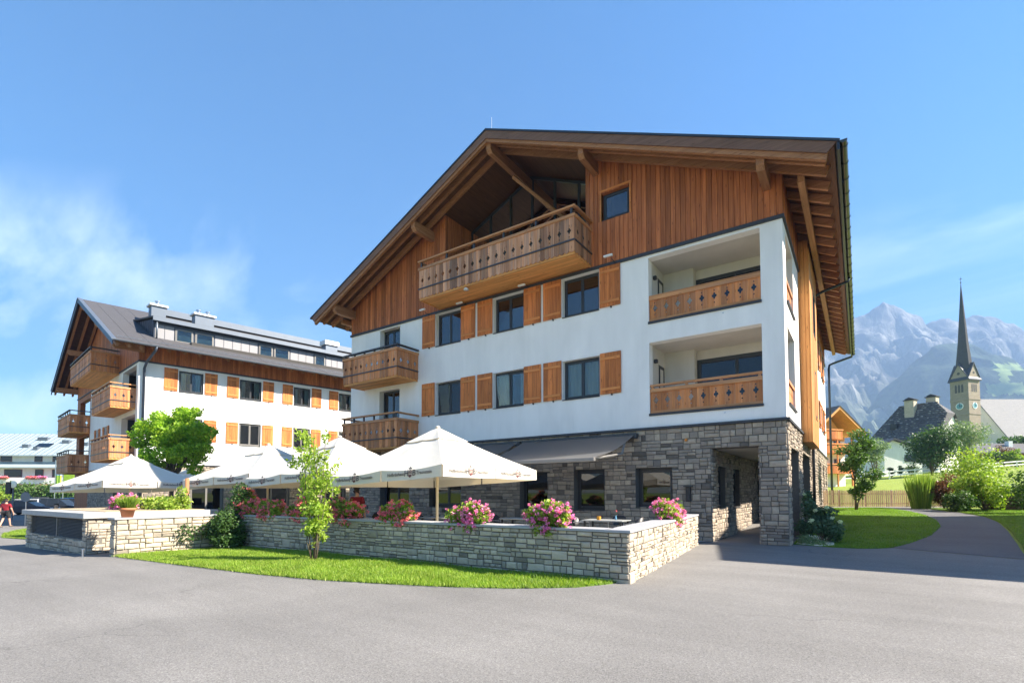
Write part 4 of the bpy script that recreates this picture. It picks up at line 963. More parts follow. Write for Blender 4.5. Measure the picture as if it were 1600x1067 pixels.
# vented block
VB = thing('ventilation_block', 'low stone block with dark louvre panels and flat concrete lid', 'ventilation block', (-18, -11.5, -.15))
P0, P1 = Vector((-20.9, -12.62)), Vector((-15.62, -12.45)); Fv = frame((P0.x, P0.y), sub(P0, P1)); LV = sub(P0, P1).length
Fv2 = frame((P1.x, P1.y), (-.12, 1.0)); zb_ = .88
lou = [(.5, LV - .25, .30, zb_ - .03)]
vc = wall_panel('block_wall', VB, Fv, 0, LV, -.25, zb_, lou, MT['mortar_t'], t=.35)
vc2 = wall_panel('block_side_wall', VB, Fv2, .352, 3.2, -.25, zb_, [], MT['mortar_t'], t=.35)
stones(vc, [(Fv, 0, LV, -.22, zb_, lou, dict(band=(.26, .34), cell=(.4, .8)))], MT['stone_t'], 31, 80, .035)
stones(vc2, [(Fv2, 0, 3.2, -.2, zb_, [], dict(band=(.19, .27), cell=(.4, .9), ln=(.16, .42)))], MT['stone_t'], 32, 80, .035)
pl = obj('louvre_panel', MB().box(.5, LV - .25, .2, .25, .3, zb_ - .03).mesh('lp'), MT['black'], VB, Fv)
for i in range(13):
    for (a, b) in ((.52, LV / 2 + .07), (LV / 2 + .17, LV - .27)):
        obj('slat', MB().hexa([(a, .05, .305 + i * .042), (b, .05, .305 + i * .042), (b, .19, .335 + i * .042), (a, .19, .335 + i * .042), (a, .05, .312 + i * .042), (b, .05, .312 + i * .042), (b, .19, .342 + i * .042), (a, .19, .342 + i * .042)]).mesh('slat'), MT['louvre'], pl, Fv)
obj('mullion', MB().box(LV / 2 + .1, LV / 2 + .14, .02, .19, .3, zb_ - .03).mesh('mu'), MT['frame_grey'], pl, Fv)
obj('lid', MB().bbox(-.12, LV + .1, -.12, 3.4, zb_ + .002, zb_ + .16, .012).mesh('lid'), MT['concrete'], VB, Fv)
obj('lid_boards', MB().box(.1, LV - .3, .5, 3.2, zb_ + .162, zb_ + .175).mesh('lb'), MT['slabtop'], VB, Fv)
obj('doorstep', MB().bbox(-15.5, -14.35, -11.9, -11.2, -.1, .05, .01).mesh('ds'), MT['concrete'], VB, I4)
tag(obj('marker_post', MB().tube([(-14.75, -12.75, -.1), (-14.75, -12.75, .12)], .02, 8).lathe([(.03, 0), (.03, .02), (.01, .03)], 8, (-14.75, -12.75, .12)).mesh('mp'), MT['steel']), 'small metal marker post in front of the vented block', 'post')

# ------------------------------------------------------------------ parasols
def text_mesh(body, size, align='CENTER', shear=0, off=0):
    c = bpy.data.curves.new('t', 'FONT'); c.body = body; c.size = size; c.align_x = align; c.align_y = 'CENTER'; c.shear = shear; c.offset = off; c.resolution_u = 2
    o = bpy.data.objects.new('t', c); COL.objects.link(o); dg = bpy.context.evaluated_depsgraph_get(); dg.update()
    me = bpy.data.meshes.new_from_object(o.evaluated_get(dg)); COL.objects.unlink(o); bpy.data.objects.remove(o)
    vs = [v.co.copy() for v in me.vertices]; fs = [tuple(p.vertices) for p in me.polygons]; bpy.data.meshes.remove(me); return vs, fs
def to_panel(vf, dx, dz, m): m.add([(v.x + dx, -.006, v.y + dz) for v in vf[0]], vf[1])
LET = MB(); to_panel(text_mesh('Hofbräuhaus', .112, 'RIGHT', 0, .0022), -.20, -.145, LET); to_panel(text_mesh('Traunstein', .112, 'LEFT', 0, .0022), .20, -.145, LET)
to_panel(text_mesh('H', .20, 'CENTER', 0, .003), -.125, -.14, LET); to_panel(text_mesh('B', .20, 'CENTER', 0, .003), .125, -.14, LET)
CR = MB()
def flat(pts): CR.add([(x, -.0065, z - .14) for x, z in pts], [tuple(range(len(pts)))])
def ringp(cx_, cz_, r0, r1, n=10):
    for i in range(n):
        a, b = 2 * math.pi * i / n, 2 * math.pi * (i + 1) / n
        flat([(cx_ + r0 * math.cos(a), cz_ + r0 * math.sin(a)), (cx_ + r1 * math.cos(a), cz_ + r1 * math.sin(a)), (cx_ + r1 * math.cos(b), cz_ + r1 * math.sin(b)), (cx_ + r0 * math.cos(b), cz_ + r0 * math.sin(b))])
flat([(-.06, -.02), (-.05, -.07), (0, -.105), (.05, -.07), (.06, -.02), (.035, -.04), (0, -.03), (-.035, -.04)])
ringp(-.035, .015, .018, .032); ringp(.035, .015, .018, .032); ringp(0, .055, .018, .03)
CR2 = MB()
CR2.add([(x, -.0065, z - .14) for x, z in [(-.055, .09), (.055, .09), (.06, .10), (-.06, .10), (-.05, .105), (-.065, .145), (-.03, .12), (0, .165), (.03, .12), (.065, .145), (.05, .105)]], [(0, 1, 2, 3), (4, 10, 9, 8, 7, 6, 5)])
def parasol(x, y, rz, label, za=3.38, ze=2.13, s=2.0, tilt=.05, floor=.02, letters=True, polemat='pole'):
    U = thing('parasol', label, 'parasol', (x, y, floor), rz, 'white beer garden parasols on the terrace')
    Mw = T((x, y, 0)) @ Matrix.Rotation(rz, 4, 'Z')
    TL = Mw @ Matrix(((1, 0, 0, 0), (0, 1, 0, 0), (tilt, 0, 1, 0), (0, 0, 0, 1)))
    base = WM[U.name]
    def canopy(r0, r1, lift, nr=10, nu=17):
        m = MB()
        for side in range(4):
            b = len(m.v); rot = Matrix.Rotation(side * math.pi / 2, 3, 'Z')
            for i in range(nr):
                r = r0 + (r1 - r0) * i / (nr - 1)
                for k in range(nu):
                    u = -1 + 2 * k / (nu - 1); sag = .055 * r * math.sin(math.pi * abs(u)) + .05 * math.sin(math.pi * r)
                    p = rot @ Vector((u * s * r, -s * r + .03 * r * math.sin(math.pi * abs(u)), 0)); m.v.append((p.x, p.y, za - (za - ze) * r - sag + lift + tilt * p.x))
            for i in range(nr - 1):
                for k in range(nu - 1): q = b + i * nu + k; m.f.append((q, q + nu, q + nu + 1, q + 1))
        bm = m.bm(); bmesh.ops.remove_doubles(bm, verts=bm.verts, dist=.001); bmesh.ops.recalc_face_normals(bm, faces=bm.faces); me = bpy.data.meshes.new('canopy'); bm.to_mesh(me); bm.free(); me.shade_smooth(); me.set_sharp_from_angle(angle=R(12)); return me
    obj('canopy', canopy(.2, 1.0, 0), MT['canvas'], U, Mw)
    obj('vent_cap', canopy(.02, .30, .035, 5), MT['canvas'], U, Mw)
    for side in range(4):
        R4 = Matrix.Rotation(side * math.pi / 2, 4, 'Z')
        for h in (0, 1):
            x0 = -s if h == 0 else 0.0
            c0 = R4 @ Vector((x0, -s, 0)); c1 = R4 @ Vector((x0 + s, -s, 0)); cm = (c0 + c1) / 2
            zl0, zl1 = ze + tilt * c0.x, ze + tilt * c1.x
            nv = 12; m = MB(); skew = (zl1 - zl0) / s
            for k in range(nv + 1):
                t = k / nv; px = .02 + t * (s - .04); zz_ = skew * px - .055 * math.sin(math.pi * t); yy = -.002 + .03 * math.sin(math.pi * t) * 1.0
                bot = -.27 + skew * px - .01 * math.sin(math.pi * t)
                m.v += [(px, yy, zz_ + .005), (px, -.004 + .004 * math.sin(9 * t + side), bot)]
            for k in range(nv): m.f.append((2 * k, 2 * k + 1, 2 * k + 3, 2 * k + 2))
            Mv = Mw @ R4 @ T((x0, -s, ze + tilt * c0.x))
            v = obj('valance', m.mesh('valance', True), MT['canvas'], U, Mv)
            if letters and side in (0, 1):
                Ml = Mv @ Matrix(((1, 0, 0, s / 2), (0, 1, 0, 0.0), (skew, 0, 1, skew * s / 2 - .005), (0, 0, 0, 1)))
                # lettering sits on the hanging cloth: shear baked into the mesh
                for nm, src, mt in (('lettering', LET, 'ink'), ('crest', CR, 'ink2'), ('crown', CR2, 'ink')):
                    mm = MB(); mm.v = [(a + s / 2, b - .008 + .03 * max(0, (c_ + .22) / .27), c_ + skew * (a + s / 2) + .01) for a, b, c_ in src.v]; mm.f = src.f
                    mm.v = [(a, b - .02, c_) for a, b, c_ in mm.v] if False else mm.v
                    obj(nm, mm.mesh(nm), MT[mt], v, Mv)
    for k in range(8):
        a = math.pi / 4 * k; rr = s * (math.sqrt(2) if k % 2 else 1) * .985; e = Vector((math.cos(a) * rr, math.sin(a) * rr, 0))
        p = [(0, 0, za - .1), (e.x * .5, e.y * .5, za - .09 - (za - ze) * .5 - .06 + tilt * e.x * .5), (e.x, e.y, ze - .035 + tilt * e.x)]
        obj('rib', MB().tube(p, .016, 5).mesh('rib'), MT['pole'], U, Mw)
    obj('pole', MB().tube([(0, 0, floor), (0, 0, za - .02)], .04, 12).mesh('pole', True), MT[polemat], U, Mw)
    obj('finial', MB().lathe([(.07, 0), (.06, .03), (.02, .05)], 10, (0, 0, za + .02)).mesh('finial', True), MT['canvas'], U, Mw)
    obj('foot', MB().bbox(-.4, .4, -.4, .4, floor, floor + .08, .01).mesh('foot'), MT['concrete'], U, Mw)
parasol(-7.83, -6.9, .01, 'nearest white parasol with printed valance, in front of the dark awning')
parasol(-12.05, -7.0, .0, 'white parasol half hidden by the slender young tree')
parasol(-16.5, -6.9, .08, 'white parasol above the dark climbing shrub', tilt=.04)
parasol(-24.7, -8.6, .17, 'leftmost white parasol above the potted plant and stone block', za=3.22, ze=1.97, tilt=.05, floor=-.2)
parasol(-31.2, -3.6, .2, 'small white parasol peak showing between the leftmost parasol and the next', za=3.02, ze=2.2, s=1.5, tilt=0, floor=-.3, letters=False)
# ------------------------------------------------------------------ foliage
def leaf_cloud(name, blobs, n, size, mat, parent, seed=1, droop=.0, aspect=1.7, shell=.55, Mw=None, flat=.0):
    """leaves as small folded quads through ellipsoid clumps: blobs = (cx, cy, cz, rx, ry, rz, weight); world coordinates"""
    rng = np.random.default_rng(seed); B = np.array([b[:6] for b in blobs], float); w_ = np.array([b[6] if len(b) > 6 else b[3] * b[4] * b[5] for b in blobs], float); w_ /= w_.sum()
    k = rng.choice(len(B), n, p=w_); d = rng.normal(size=(n, 3)); d /= np.linalg.norm(d, axis=1)[:, None]
    r = (shell + (1 - shell) * rng.random(n)) ** .8; r = np.where(rng.random(n) < .25, rng.random(n) ** .5, r)
    r *= 1 + .22 * np.sin(d[:, 0] * 5 + k * 1.7) * np.sin(d[:, 2] * 6 + k) + .10 * rng.normal(size=n)
    P = B[k, :3] + d * B[k, 3:] * r[:, None]
    nrm = d * .6 + rng.normal(size=(n, 3)) * .75 + np.array([0, 0, .35 + flat]); nrm /= np.linalg.norm(nrm, axis=1)[:, None]
    t = np.cross(nrm, rng.normal(size=(n, 3))); t /= np.linalg.norm(t, axis=1)[:, None]; t[:, 2] -= droop; t /= np.linalg.norm(t, axis=1)[:, None]
    b = np.cross(nrm, t); s = size * rng.uniform(.6, 1.35, n)[:, None]
    h = s / aspect
    v0 = P - t * s * .5; v1 = P + b * h * .5 + nrm * s * .08; v2 = P + t * s * .55; v3 = P - b * h * .5 + nrm * s * .08
    V = np.stack([v0, v1, v2, v3], 1).reshape(-1, 3); F = np.arange(4 * n).reshape(-1, 4)
    A = np.array(WM[parent.name].inverted()); V = V @ A[:3, :3].T + A[:3, 3]
    return obj(name, np_mesh(name, V, F, mat), None, parent)
def trunk(parent, segs, name='trunk', mat='bark', n=8):
    m = MB()
    for path, rad in segs: m.tube(path, rad, n)
    return obj(name, m.mesh(name, True), MT[mat], parent, I4)
def limb(p0, p1, r0, r1, wob=.08, k=5, seed=0):
    r = random.Random(seed); pts = []
    p0, p1 = Vector(p0), Vector(p1); L = (p1 - p0).length
    for i in range(k + 1):
        t = i / k; q = p0.lerp(p1, t); o = wob * L * math.sin(math.pi * t)
        pts.append(q + Vector((r.uniform(-o, o), r.uniform(-o, o), 0)))
    return (pts, [r0 + (r1 - r0) * i / k for i in range(k + 1)])
def clumps(c, rad, n, cr, seed, zmin=None):
    r = random.Random(seed); o = []
    for _ in range(n):
        d = Vector((r.gauss(0, 1), r.gauss(0, 1), r.gauss(0, 1))).normalized() * (r.random() ** .45)
        p = (c[0] + d.x * rad[0], c[1] + d.y * rad[1], c[2] + d.z * rad[2])
        if zmin and p[2] < zmin: continue
        q = cr * r.uniform(.7, 1.35); o.append((p[0], p[1], p[2], q, q, q * .75))
    return o
# maple beside the wing
MP = thing('maple_tree', 'bright green round maple tree in front of the left wing', 'tree', (-26.2, -6.4, -.28))
cl = clumps((-26.2, -6.2, 4.3), (2.05, 2.0, 1.75), 66, .4, 17)
trunk(MP, [limb((-26.2, -6.4, -.28), (-26.3, -6.35, 2.8), .12, .09, .02)] + [limb((-26.3, -6.35, 2.3), c[:3], .06, .012, .06, 5, i) for i, c in enumerate(cl[:18])])
leaf_cloud('crown', cl, 21000, .125, MT['lf_maple'], MP, 12, droop=.25, aspect=1.25)
# slender young tree on the grass strip
YT = thing('young_tree', 'slender young tree with drooping bright leaves on the grass strip', 'tree', (-8.69, -10.11, 0))
r0 = random.Random(5); segs = []; blobs = []
for i in range(9):
    a = i * 2.4; top = Vector((-8.69 + math.cos(a) * r0.uniform(.15, .5), -10.11 + math.sin(a) * r0.uniform(.15, .5), r0.uniform(1.6, 3.05)))
    segs.append(limb((-8.69 + math.cos(a) * .05, -10.11 + math.sin(a) * .05, 0), top, .013, .004, .04, 6, i))
    for t in np.linspace(.3, 1.0, 8):
        p = Vector((-8.69, -10.11, 0)).lerp(top, t); q = .13 + .05 * math.sin(t * 3); blobs.append((p.x + r0.uniform(-.17, .17), p.y + r0.uniform(-.17, .17), p.z + r0.uniform(-.1, .1), q, q, .16, r0.uniform(.3, 1.6)))
blobs += [(-8.7, -10.1, .55, .17, .17, .3, 1.2), (-8.7, -10.1, .85, .2, .2, .3, 1.5)]
segs.append(limb((-8.69, -10.11, 0), (-8.62, -10.1, 3.0), .02, .006, .02, 6, 77))
trunk(YT, segs)
leaf_cloud('crown', blobs, 3300, .092, MT['lf_young'], YT, 13, droop=.7, aspect=2.1, shell=.3)
# dark climbing shrub in the wall corner
CS = thing('climbing_shrub', 'dark green shrub spilling over the inner corner of the terrace wall', 'shrub', (-13.5, -9.9, -.05))
bl = clumps((-13.55, -9.75, .42), (.55, .45, .42), 16, .3, 21) + [(-13.75, -9.6, .9, .38, .3, .3), (-13.9, -9.2, 1.25, .42, .35, .32), (-13.9, -9.2, 1.65, .3, .28, .25), (-13.3, -9.9, .2, .5, .35, .25), (-14.0, -10.6, .45, .18, .3, .3)]
trunk(CS, [limb((-13.6, -9.75, -.05), b[:3], .02, .006, .1, 4, i) for i, b in enumerate(bl[:10])])
leaf_cloud('foliage', bl, 7500, .075, MT['lf_dark'], CS, 22)
# flower boxes
def geranium(x, y, z, w_, h, label, petal, seed, dirx=(1, .06), group='flower boxes on the terrace wall', hang=.1):
    g = thing('flower_box', label, 'flower box', (x, y, z), 0, group)
    d = Vector((dirx[0], dirx[1], 0)).normalized(); q = Vector((-d.y, d.x, 0)); M0 = T((x, y, 0)) @ Matrix(((d.x, q.x, 0, 0), (d.y, q.y, 0, 0), (0, 0, 1, 0), (0, 0, 0, 1)))
    obj('planter', MB().prism([(-.06, z), (.08, z), (.09, z + .13), (-.07, z + .13)], -w_ * .3, w_ * .3, 'x').mesh('planter'), MT['soil'], g, M0)
    r = random.Random(seed); bl = []
    for i in range(17):
        u = r.uniform(-.5, .5) * w_ * .86; e = (1 - (abs(u) / (w_ * .56)) ** 2); bl.append((u, r.uniform(-.17, .12), z + .10 + r.uniform(0, h * .75) * max(.05, e), .17, .16, .14))
    for i in range(6): bl.append((r.uniform(-.4, .4) * w_, -.17, z + r.uniform(-.04, .14), .16, .10, .13))
    for i in range(2): bl.append((r.uniform(-.3, .3) * w_, -.2, z + r.uniform(-hang * .6, .02), .14, .09, .12))
    wb = []
    for b in bl: p = M0 @ Vector(b[:3]); wb.append((p.x, p.y, p.z) + b[3:])
    leaf_cloud('foliage', wb, 2600, .066, MT['lf_ger'], g, seed, aspect=1.1)
    # blossom heads: little balls of petals on the outside of the mound
    rng = np.random.default_rng(seed); n = int(185 * w_ / .9); pc = []
    cen = M0 @ Vector((0, 0, z + .12))
    while len(pc) < n:
        b = wb[rng.integers(len(wb))]; dd = rng.normal(size=3); dd[2] = dd[2] * .8 + .2; dd /= np.linalg.norm(dd)
        p = np.array(b[:3]) + dd * np.array(b[3:6]) * rng.uniform(1.0, 1.4)
        if dd @ np.array([p[0] - cen.x, p[1] - cen.y, (p[2] - cen.z) * 1.3]) < -.01: continue
        pc.append(p)
    leaf_cloud('blossoms', [(p[0], p[1], p[2], .042, .042, .034, 1) for p in pc], n * 16, .036, MT[petal], g, seed + 1, aspect=1.05, shell=.7)
    return g
Zc = WT + .02
geranium(-5.19, -8.66, Zc, .95, .42, 'pink geranium box on the wall right of the nearest parasol pole', 'pet_pink', 41)
geranium(-3.21, -8.56, Zc, .86, .44, 'pink geranium box on the wall nearest the front corner', 'pet_pink', 43, hang=.16)
geranium(-2.22, -4.5, Zc, 1.15, .52, 'pink geranium box on the sunlit end wall by the passage', 'pet_pink', 45, dirx=(-.1, 1), hang=.15)
geranium(-7.27, -8.77, Zc, .95, .34, 'low salmon geranium box on the wall left of the nearest parasol pole', 'pet_red', 47, hang=.08)
geranium(-9.24, -8.88, Zc, 1.15, .46, 'dense salmon geranium box just right of the slender young tree', 'pet_red', 49, hang=.2)
geranium(-10.95, -8.97, Zc, .85, .38, 'salmon geranium box just left of the slender young tree', 'pet_red', 51)
geranium(-12.35, -9.05, Zc, 1.0, .36, 'salmon geranium box second left of the slender young tree', 'pet_red', 53)
geranium(-13.45, -9.1, Zc, .9, .36, 'salmon geranium box beside the dark climbing shrub', 'pet_red', 55, hang=.12)
geranium(-14.5, -8.7, Zc, 1.15, .75, 'tall salmon geranium spray rising behind the dark climbing shrub', 'pet_red', 57)
geranium(-17.9, -10.9, .98, 1.5, .5, 'loose pink flower box behind the terracotta pot', 'pet_pink', 59, group='flower boxes on the terrace')
# laurel by the pot
LB = thing('laurel_bush', 'glossy light green laurel bush right of the terracotta pot', 'bush', (-16.6, -9.6, -.1))
bl = clumps((-17.0, -10.0, 1.12), (.75, .6, .5), 18, .3, 61) + [(-16.7, -9.7, 1.65, .16, .16, .25)]
trunk(LB, [limb((-16.6, -9.6, -.1), b[:3], .02, .006, .1, 4, i) for i, b in enumerate(bl[:8])])
leaf_cloud('foliage', bl, 3800, .11, MT['lf_yel'], LB, 62, aspect=1.9)
# terracotta pot with lavender on the wall corner
PT = thing('potted_plant', 'terracotta pot with bushy green plant standing on the wall corner', 'potted plant', (-14.33, -11.95, Zc))
obj('pot', MB().lathe([(.0, 0), (.125, 0), (.165, .19), (.185, .19), (.19, .25), (.165, .25), (.15, .2), (.0, .2)], 20, (-14.33, -11.95, Zc)).mesh('pot', True), MT['terracotta'], PT, I4)
m = MB(); r = random.Random(9)
for i in range(420):
    a = r.uniform(0, 6.28); q = r.uniform(0, .14); L = r.uniform(.2, .4); o = r.uniform(.02, .24)
    b = Vector((-14.33 + math.cos(a) * q, -11.95 + math.sin(a) * q, Zc + .2)); t_ = b + Vector((math.cos(a) * o, math.sin(a) * o, L)); s_ = Vector((-math.sin(a), math.cos(a), 0)) * .007
    md = b.lerp(t_, .5) + Vector((0, 0, .03)); m.add([b - s_, b + s_, md + s_ * 1.4, t_, md - s_ * 1.4], [(0, 1, 2, 3, 4)])
obj('foliage', m.mesh('foliage'), MT['lf_yel'], PT, I4)
# shrubs by the passage
HS = thing('hydrangea', 'grey green hydrangea with pale heads beside the stone pillar', 'shrub', (.75, 1.6, 0))
bl = clumps((.72, 1.9, .55), (.5, .8, .45), 20, .26, 71) + [(.35, 2.6, 1.0, .25, .4, .35), (.25, 3.3, 1.35, .2, .35, .35)]
trunk(HS, [limb((.75, 1.6, 0), b[:3], .015, .005, .1, 4, i) for i, b in enumerate(bl[:9])])
leaf_cloud('foliage', bl, 5200, .085, m_leaf('hydrangea_leaf', (.035, .075, .04), (.06, .115, .06), (.09, .15, .075), .25), HS, 72, aspect=1.4)
hp = [(b[0] + random.uniform(-.2, .25), b[1] - .2, b[2] + .2, .07, .07, .055, 1) for b in bl[::3]]
leaf_cloud('blossoms', hp, 900, .03, MT['pet_white'], HS, 73, aspect=1.0)
LP = thing('low_plant', 'low dark blue green ground plant at the foot of the pillar', 'plant', (.45, .8, .02))
leaf_cloud('foliage', [(.42, .85, .12, .3, .22, .14), (.7, .7, .08, .22, .2, .1), (.3, 1.2, .15, .22, .3, .15)], 900, .055, MT['lf_grey'], LP, 74)
RT = thing('young_tree', 'young tree with two leafy stems on the shaded lawn by the picket fence', 'tree', (1.56, 14.71, .68))
bl = clumps((1.6, 14.5, 3.55), (.75, .75, 1.15), 22, .34, 81) + clumps((1.9, 14.7, 2.3), (.75, .6, .5), 8, .3, 82) + clumps((1.55, 14.7, 1.5), (.3, .3, .5), 6, .22, 83)
trunk(RT, [limb((1.56, 14.71, .66), (1.5, 14.7, 4.2), .05, .012, .03, 6, 1), limb((1.62, 14.71, .66), (2.1, 14.7, 3.0), .04, .012, .04, 6, 2)] + [limb((1.55, 14.7, 2.2), b[:3], .02, .006, .06, 4, i) for i, b in enumerate(bl[:14])])
leaf_cloud('crown', bl, 5200, .13, MT['lf_mid'], RT, 84, droop=.3, aspect=1.6)
# ------------------------------------------------------------------ things beyond the yard
FW = Vector((-math.sin(R(34.863)), math.cos(R(34.863)), 0)); RT_ = Vector((math.cos(R(34.863)), math.sin(R(34.863)), 0))
def at(lat, dep, z=None):
    """place on the ground dep metres ahead of the viewpoint and lat metres to its right"""
    p = Vector((CAM.x, CAM.y, 0)) + FW * dep + RT_ * lat; p.z = gz(p.x, p.y) if z is None else z; return p
def bush(name, label, p, rad, h, n, size, mat, seed, cat='bush', clump=14, asp=1.6, group=None, trunk_h=0.0, droop=.1, shell=.55):
    b = thing(name, label, cat, tuple(p), 0, group)
    cz = p.z + trunk_h + (h - trunk_h) * .5; hr = (h - trunk_h) * .5
    bl = clumps((p.x, p.y, cz), (rad * .72, rad * .72, hr * .72), clump, min(rad, hr) * .46, seed)
    trunk(b, [limb((p.x, p.y, p.z - .1), (p.x, p.y, cz), max(.02, rad * .05), .02, .04)] + [limb((p.x, p.y, p.z + trunk_h * .7), q[:3], rad * .025 + .006, .006, .06, 4, i) for i, q in enumerate(bl[:10])], name='trunk' if trunk_h > .5 else 'stem', n=6)
    leaf_cloud('crown' if trunk_h > .5 else 'foliage', bl, n, size, MT[mat], b, seed + 1, droop=droop, aspect=asp, shell=shell); return b
def lat(px, d): return (px - 800) / 779.68 * d
# picket fence
PF = thing('picket_fence', 'weathered brown picket fence with pale posts behind the lawn', 'fence', tuple(at(lat(1380, 28.5), 28.5)))
a, b = at(lat(1270, 28.5), 28.5), at(lat(1478, 28.5), 28.5); nP = int((b - a).length / .115); zb = .74
mw = m_wood('picket_wood', (.26, .165, .095), (.46, .31, .19), 'z', .3, grey=.5)
uF = (b - a).normalized(); FF = frame((a.x, a.y, 0), uF); LF = (b - a).length
for i in range(nP): obj('picket', cached('pick', lambda: MB().prism([(0, .0), (.075, .0), (.075, .93), (.0375, 1.0), (0, .93)], -.012, .012, 'y').mesh('picket')), mw, PF, FF @ T((i * .115, 0, zb + .02 + random.uniform(-.012, .012))))
for z in (.2, .75): obj('fence_rail', MB().box(0, LF, .014, .06, zb + z, zb + z + .07).mesh('fr'), mw, PF, FF)
for i in range(6): obj('fence_post', MB().bbox(i * LF / 5 - .05, i * LF / 5 + .05, .062, .15, zb - .1, zb + 1.0, .01).mesh('fp'), MT['concrete'], PF, FF)
obj('kerb', MB().bbox(0, LF, -.08, .12, zb - .2, zb + .05, .01).mesh('kb'), MT['concrete'], PF, FF)
# white rail fence up the meadow
RF = thing('rail_fence', 'white painted two rail fence along the top of the meadow', 'fence', tuple(at(lat(1450, 70), 70)))
pts = [at(lat(px, d), d) for px, d in ((1270, 68), (1310, 68.5), (1350, 69), (1390, 70), (1430, 71), (1470, 73), (1510, 75), (1550, 77), (1590, 79), (1640, 81))]
for i, p in enumerate(pts):
    obj('fence_post', MB().bbox(p.x - .07, p.x + .07, p.y - .07, p.y + .07, p.z - .2, p.z + 1.15, .01).mesh('fp'), MT['white'], RF, I4)
    if i:
        q = pts[i - 1]
        for h in (.45, .95): obj('fence_rail', MB().hexa([(q.x, q.y - .03, q.z + h), (p.x, p.y - .03, p.z + h), (p.x, p.y + .03, p.z + h), (q.x, q.y + .03, q.z + h), (q.x, q.y - .03, q.z + h + .16), (p.x, p.y - .03, p.z + h + .16), (p.x, p.y + .03, p.z + h + .16), (q.x, q.y + .03, q.z + h + .16)]).mesh('fr'), MT['white'], RF, I4)
# garden shrubs right of the path
rd = thing('reed_clump', 'tall yellow green ornamental grass in front of the picket fence', 'ornamental grass', tuple(at(lat(1438, 27), 27)))
m = MB(); r = random.Random(3); p0 = at(lat(1438, 27), 27)
for i in range(900):
    an = r.uniform(0, 6.28); q = r.uniform(0, .42); o = r.uniform(.05, .5); L = r.uniform(.9, 2.1)
    b_ = p0 + Vector((math.cos(an) * q, math.sin(an) * q, 0)); t_ = b_ + Vector((math.cos(an) * o, math.sin(an) * o, L)); md = b_.lerp(t_, .55) + Vector((0, 0, .15)); s_ = Vector((r.uniform(-1, 1), r.uniform(-1, 1), 0)).normalized() * .016
    m.add([b_ - s_ * .6, b_ + s_ * .6, md + s_, t_, md - s_], [(0, 1, 2, 3, 4)])
obj('blades', m.mesh('blades'), MT['reed'], rd, I4)
bush('copper_shrub', 'copper red leaved shrub beside the tall ornamental grass', at(lat(1474, 26.5), 26.5), .8, 2.2, 2600, .11, 'lf_red', 201)
bush('dark_shrub', 'low dark feathery evergreen shrub at the bend of the path', at(lat(1492, 24), 24), .6, 1.0, 2400, .12, 'lf_dark', 203, asp=3.0)
bush('golden_shrub', 'tall yellow green shrub above the copper leaved one', at(lat(1518, 29), 29), 1.75, 3.9, 5200, .13, 'lf_yel', 205, clump=26)
bush('bright_shrub', 'bright green spreading shrub at the right edge of the path', at(lat(1538, 24.5), 24.5), 1.35, 2.0, 5200, .12, 'lf_yel', 207, clump=20)
bush('bright_shrub', 'mid green shrub tucked beneath the bright spreading one', at(lat(1508, 24.2), 24.2), .75, 1.1, 1900, .1, 'lf_mid', 209)
HG = thing('clipped_hedge', 'dark clipped hedge at the right edge of the picture', 'hedge', tuple(at(lat(1620, 25), 25)))
bl = []
for i in range(60):
    q = at(lat(1562, 25) + i % 15 * .32, 24.4 + (i // 15) * .35); bl.append((q.x, q.y, q.z + .68, .3, .3, .66))
obj('hedge_core', MB().box(0, 4.5, .2, 1.2, .55, 1.75).mesh('hc'), MT['soil'], HG, frame(at(lat(1558, 25), 24.4, 0), RT_))
leaf_cloud('foliage', bl, 9000, .09, MT['lf_dark'], HG, 212, shell=.8)
bush('leafy_shrub', 'light shrub leaning in at the right edge above the clipped hedge', at(lat(1612, 22), 22), .8, 2.5, 1200, .13, 'lf_mid', 214)
# trees up the slope
bush('willow_tree', 'pale grey green tree behind the dark round tree', at(lat(1503, 84), 84), 3.6, 9.2, 6000, .34, 'lf_grey', 221, 'tree', 26, 2.6, None, 1.5, .4)
bush('round_tree', 'big dark green round tree in front of the white house', at(lat(1457, 72), 72), 3.4, 7.6, 9500, .27, 'lf_dark', 223, 'tree', 34, 1.5, None, .5)
bush('birch_tree', 'light grey green birch left of the white house', at(lat(1370, 66), 66), 1.9, 6.6, 4200, .24, 'lf_grey', 225, 'tree', 20, 2.0, None, .8, .5)
bush('garden_bush', 'round green garden bush below the church roof', at(lat(1560, 86), 86), 2.2, 3.4, 2200, .28, 'lf_mid', 227)
bush('garden_bush', 'yellow green garden bush at the far right below the church', at(lat(1592, 84), 84), 1.9, 3.2, 1900, .28, 'lf_yel', 229)
bush('plum_bush', 'dark purple bush below the church tower', at(lat(1570, 92), 92), 1.6, 4.6, 1300, .28, 'lf_red', 231)
bush('roof_tree', 'green tree top showing over the dark brown house', at(lat(1592, 125), 125), 4.0, 7.5, 2200, .5, 'lf_mid', 233, 'tree', 18, 1.5, None, 2)
bush('conifer_bush', 'small cone shaped conifer below the white house', at(lat(1393, 74), 74), .55, 2.2, 900, .16, 'lf_dark', 235)
bush('conifer_bush', 'second small cone shaped conifer below the white house', at(lat(1408, 74.5), 74.5), .5, 1.9, 800, .16, 'lf_mid', 237)
bush('garden_bush', 'dark bush at the foot of the white house wall', at(lat(1424, 76), 76), 1.2, 1.9, 1000, .2, 'lf_dark', 239)
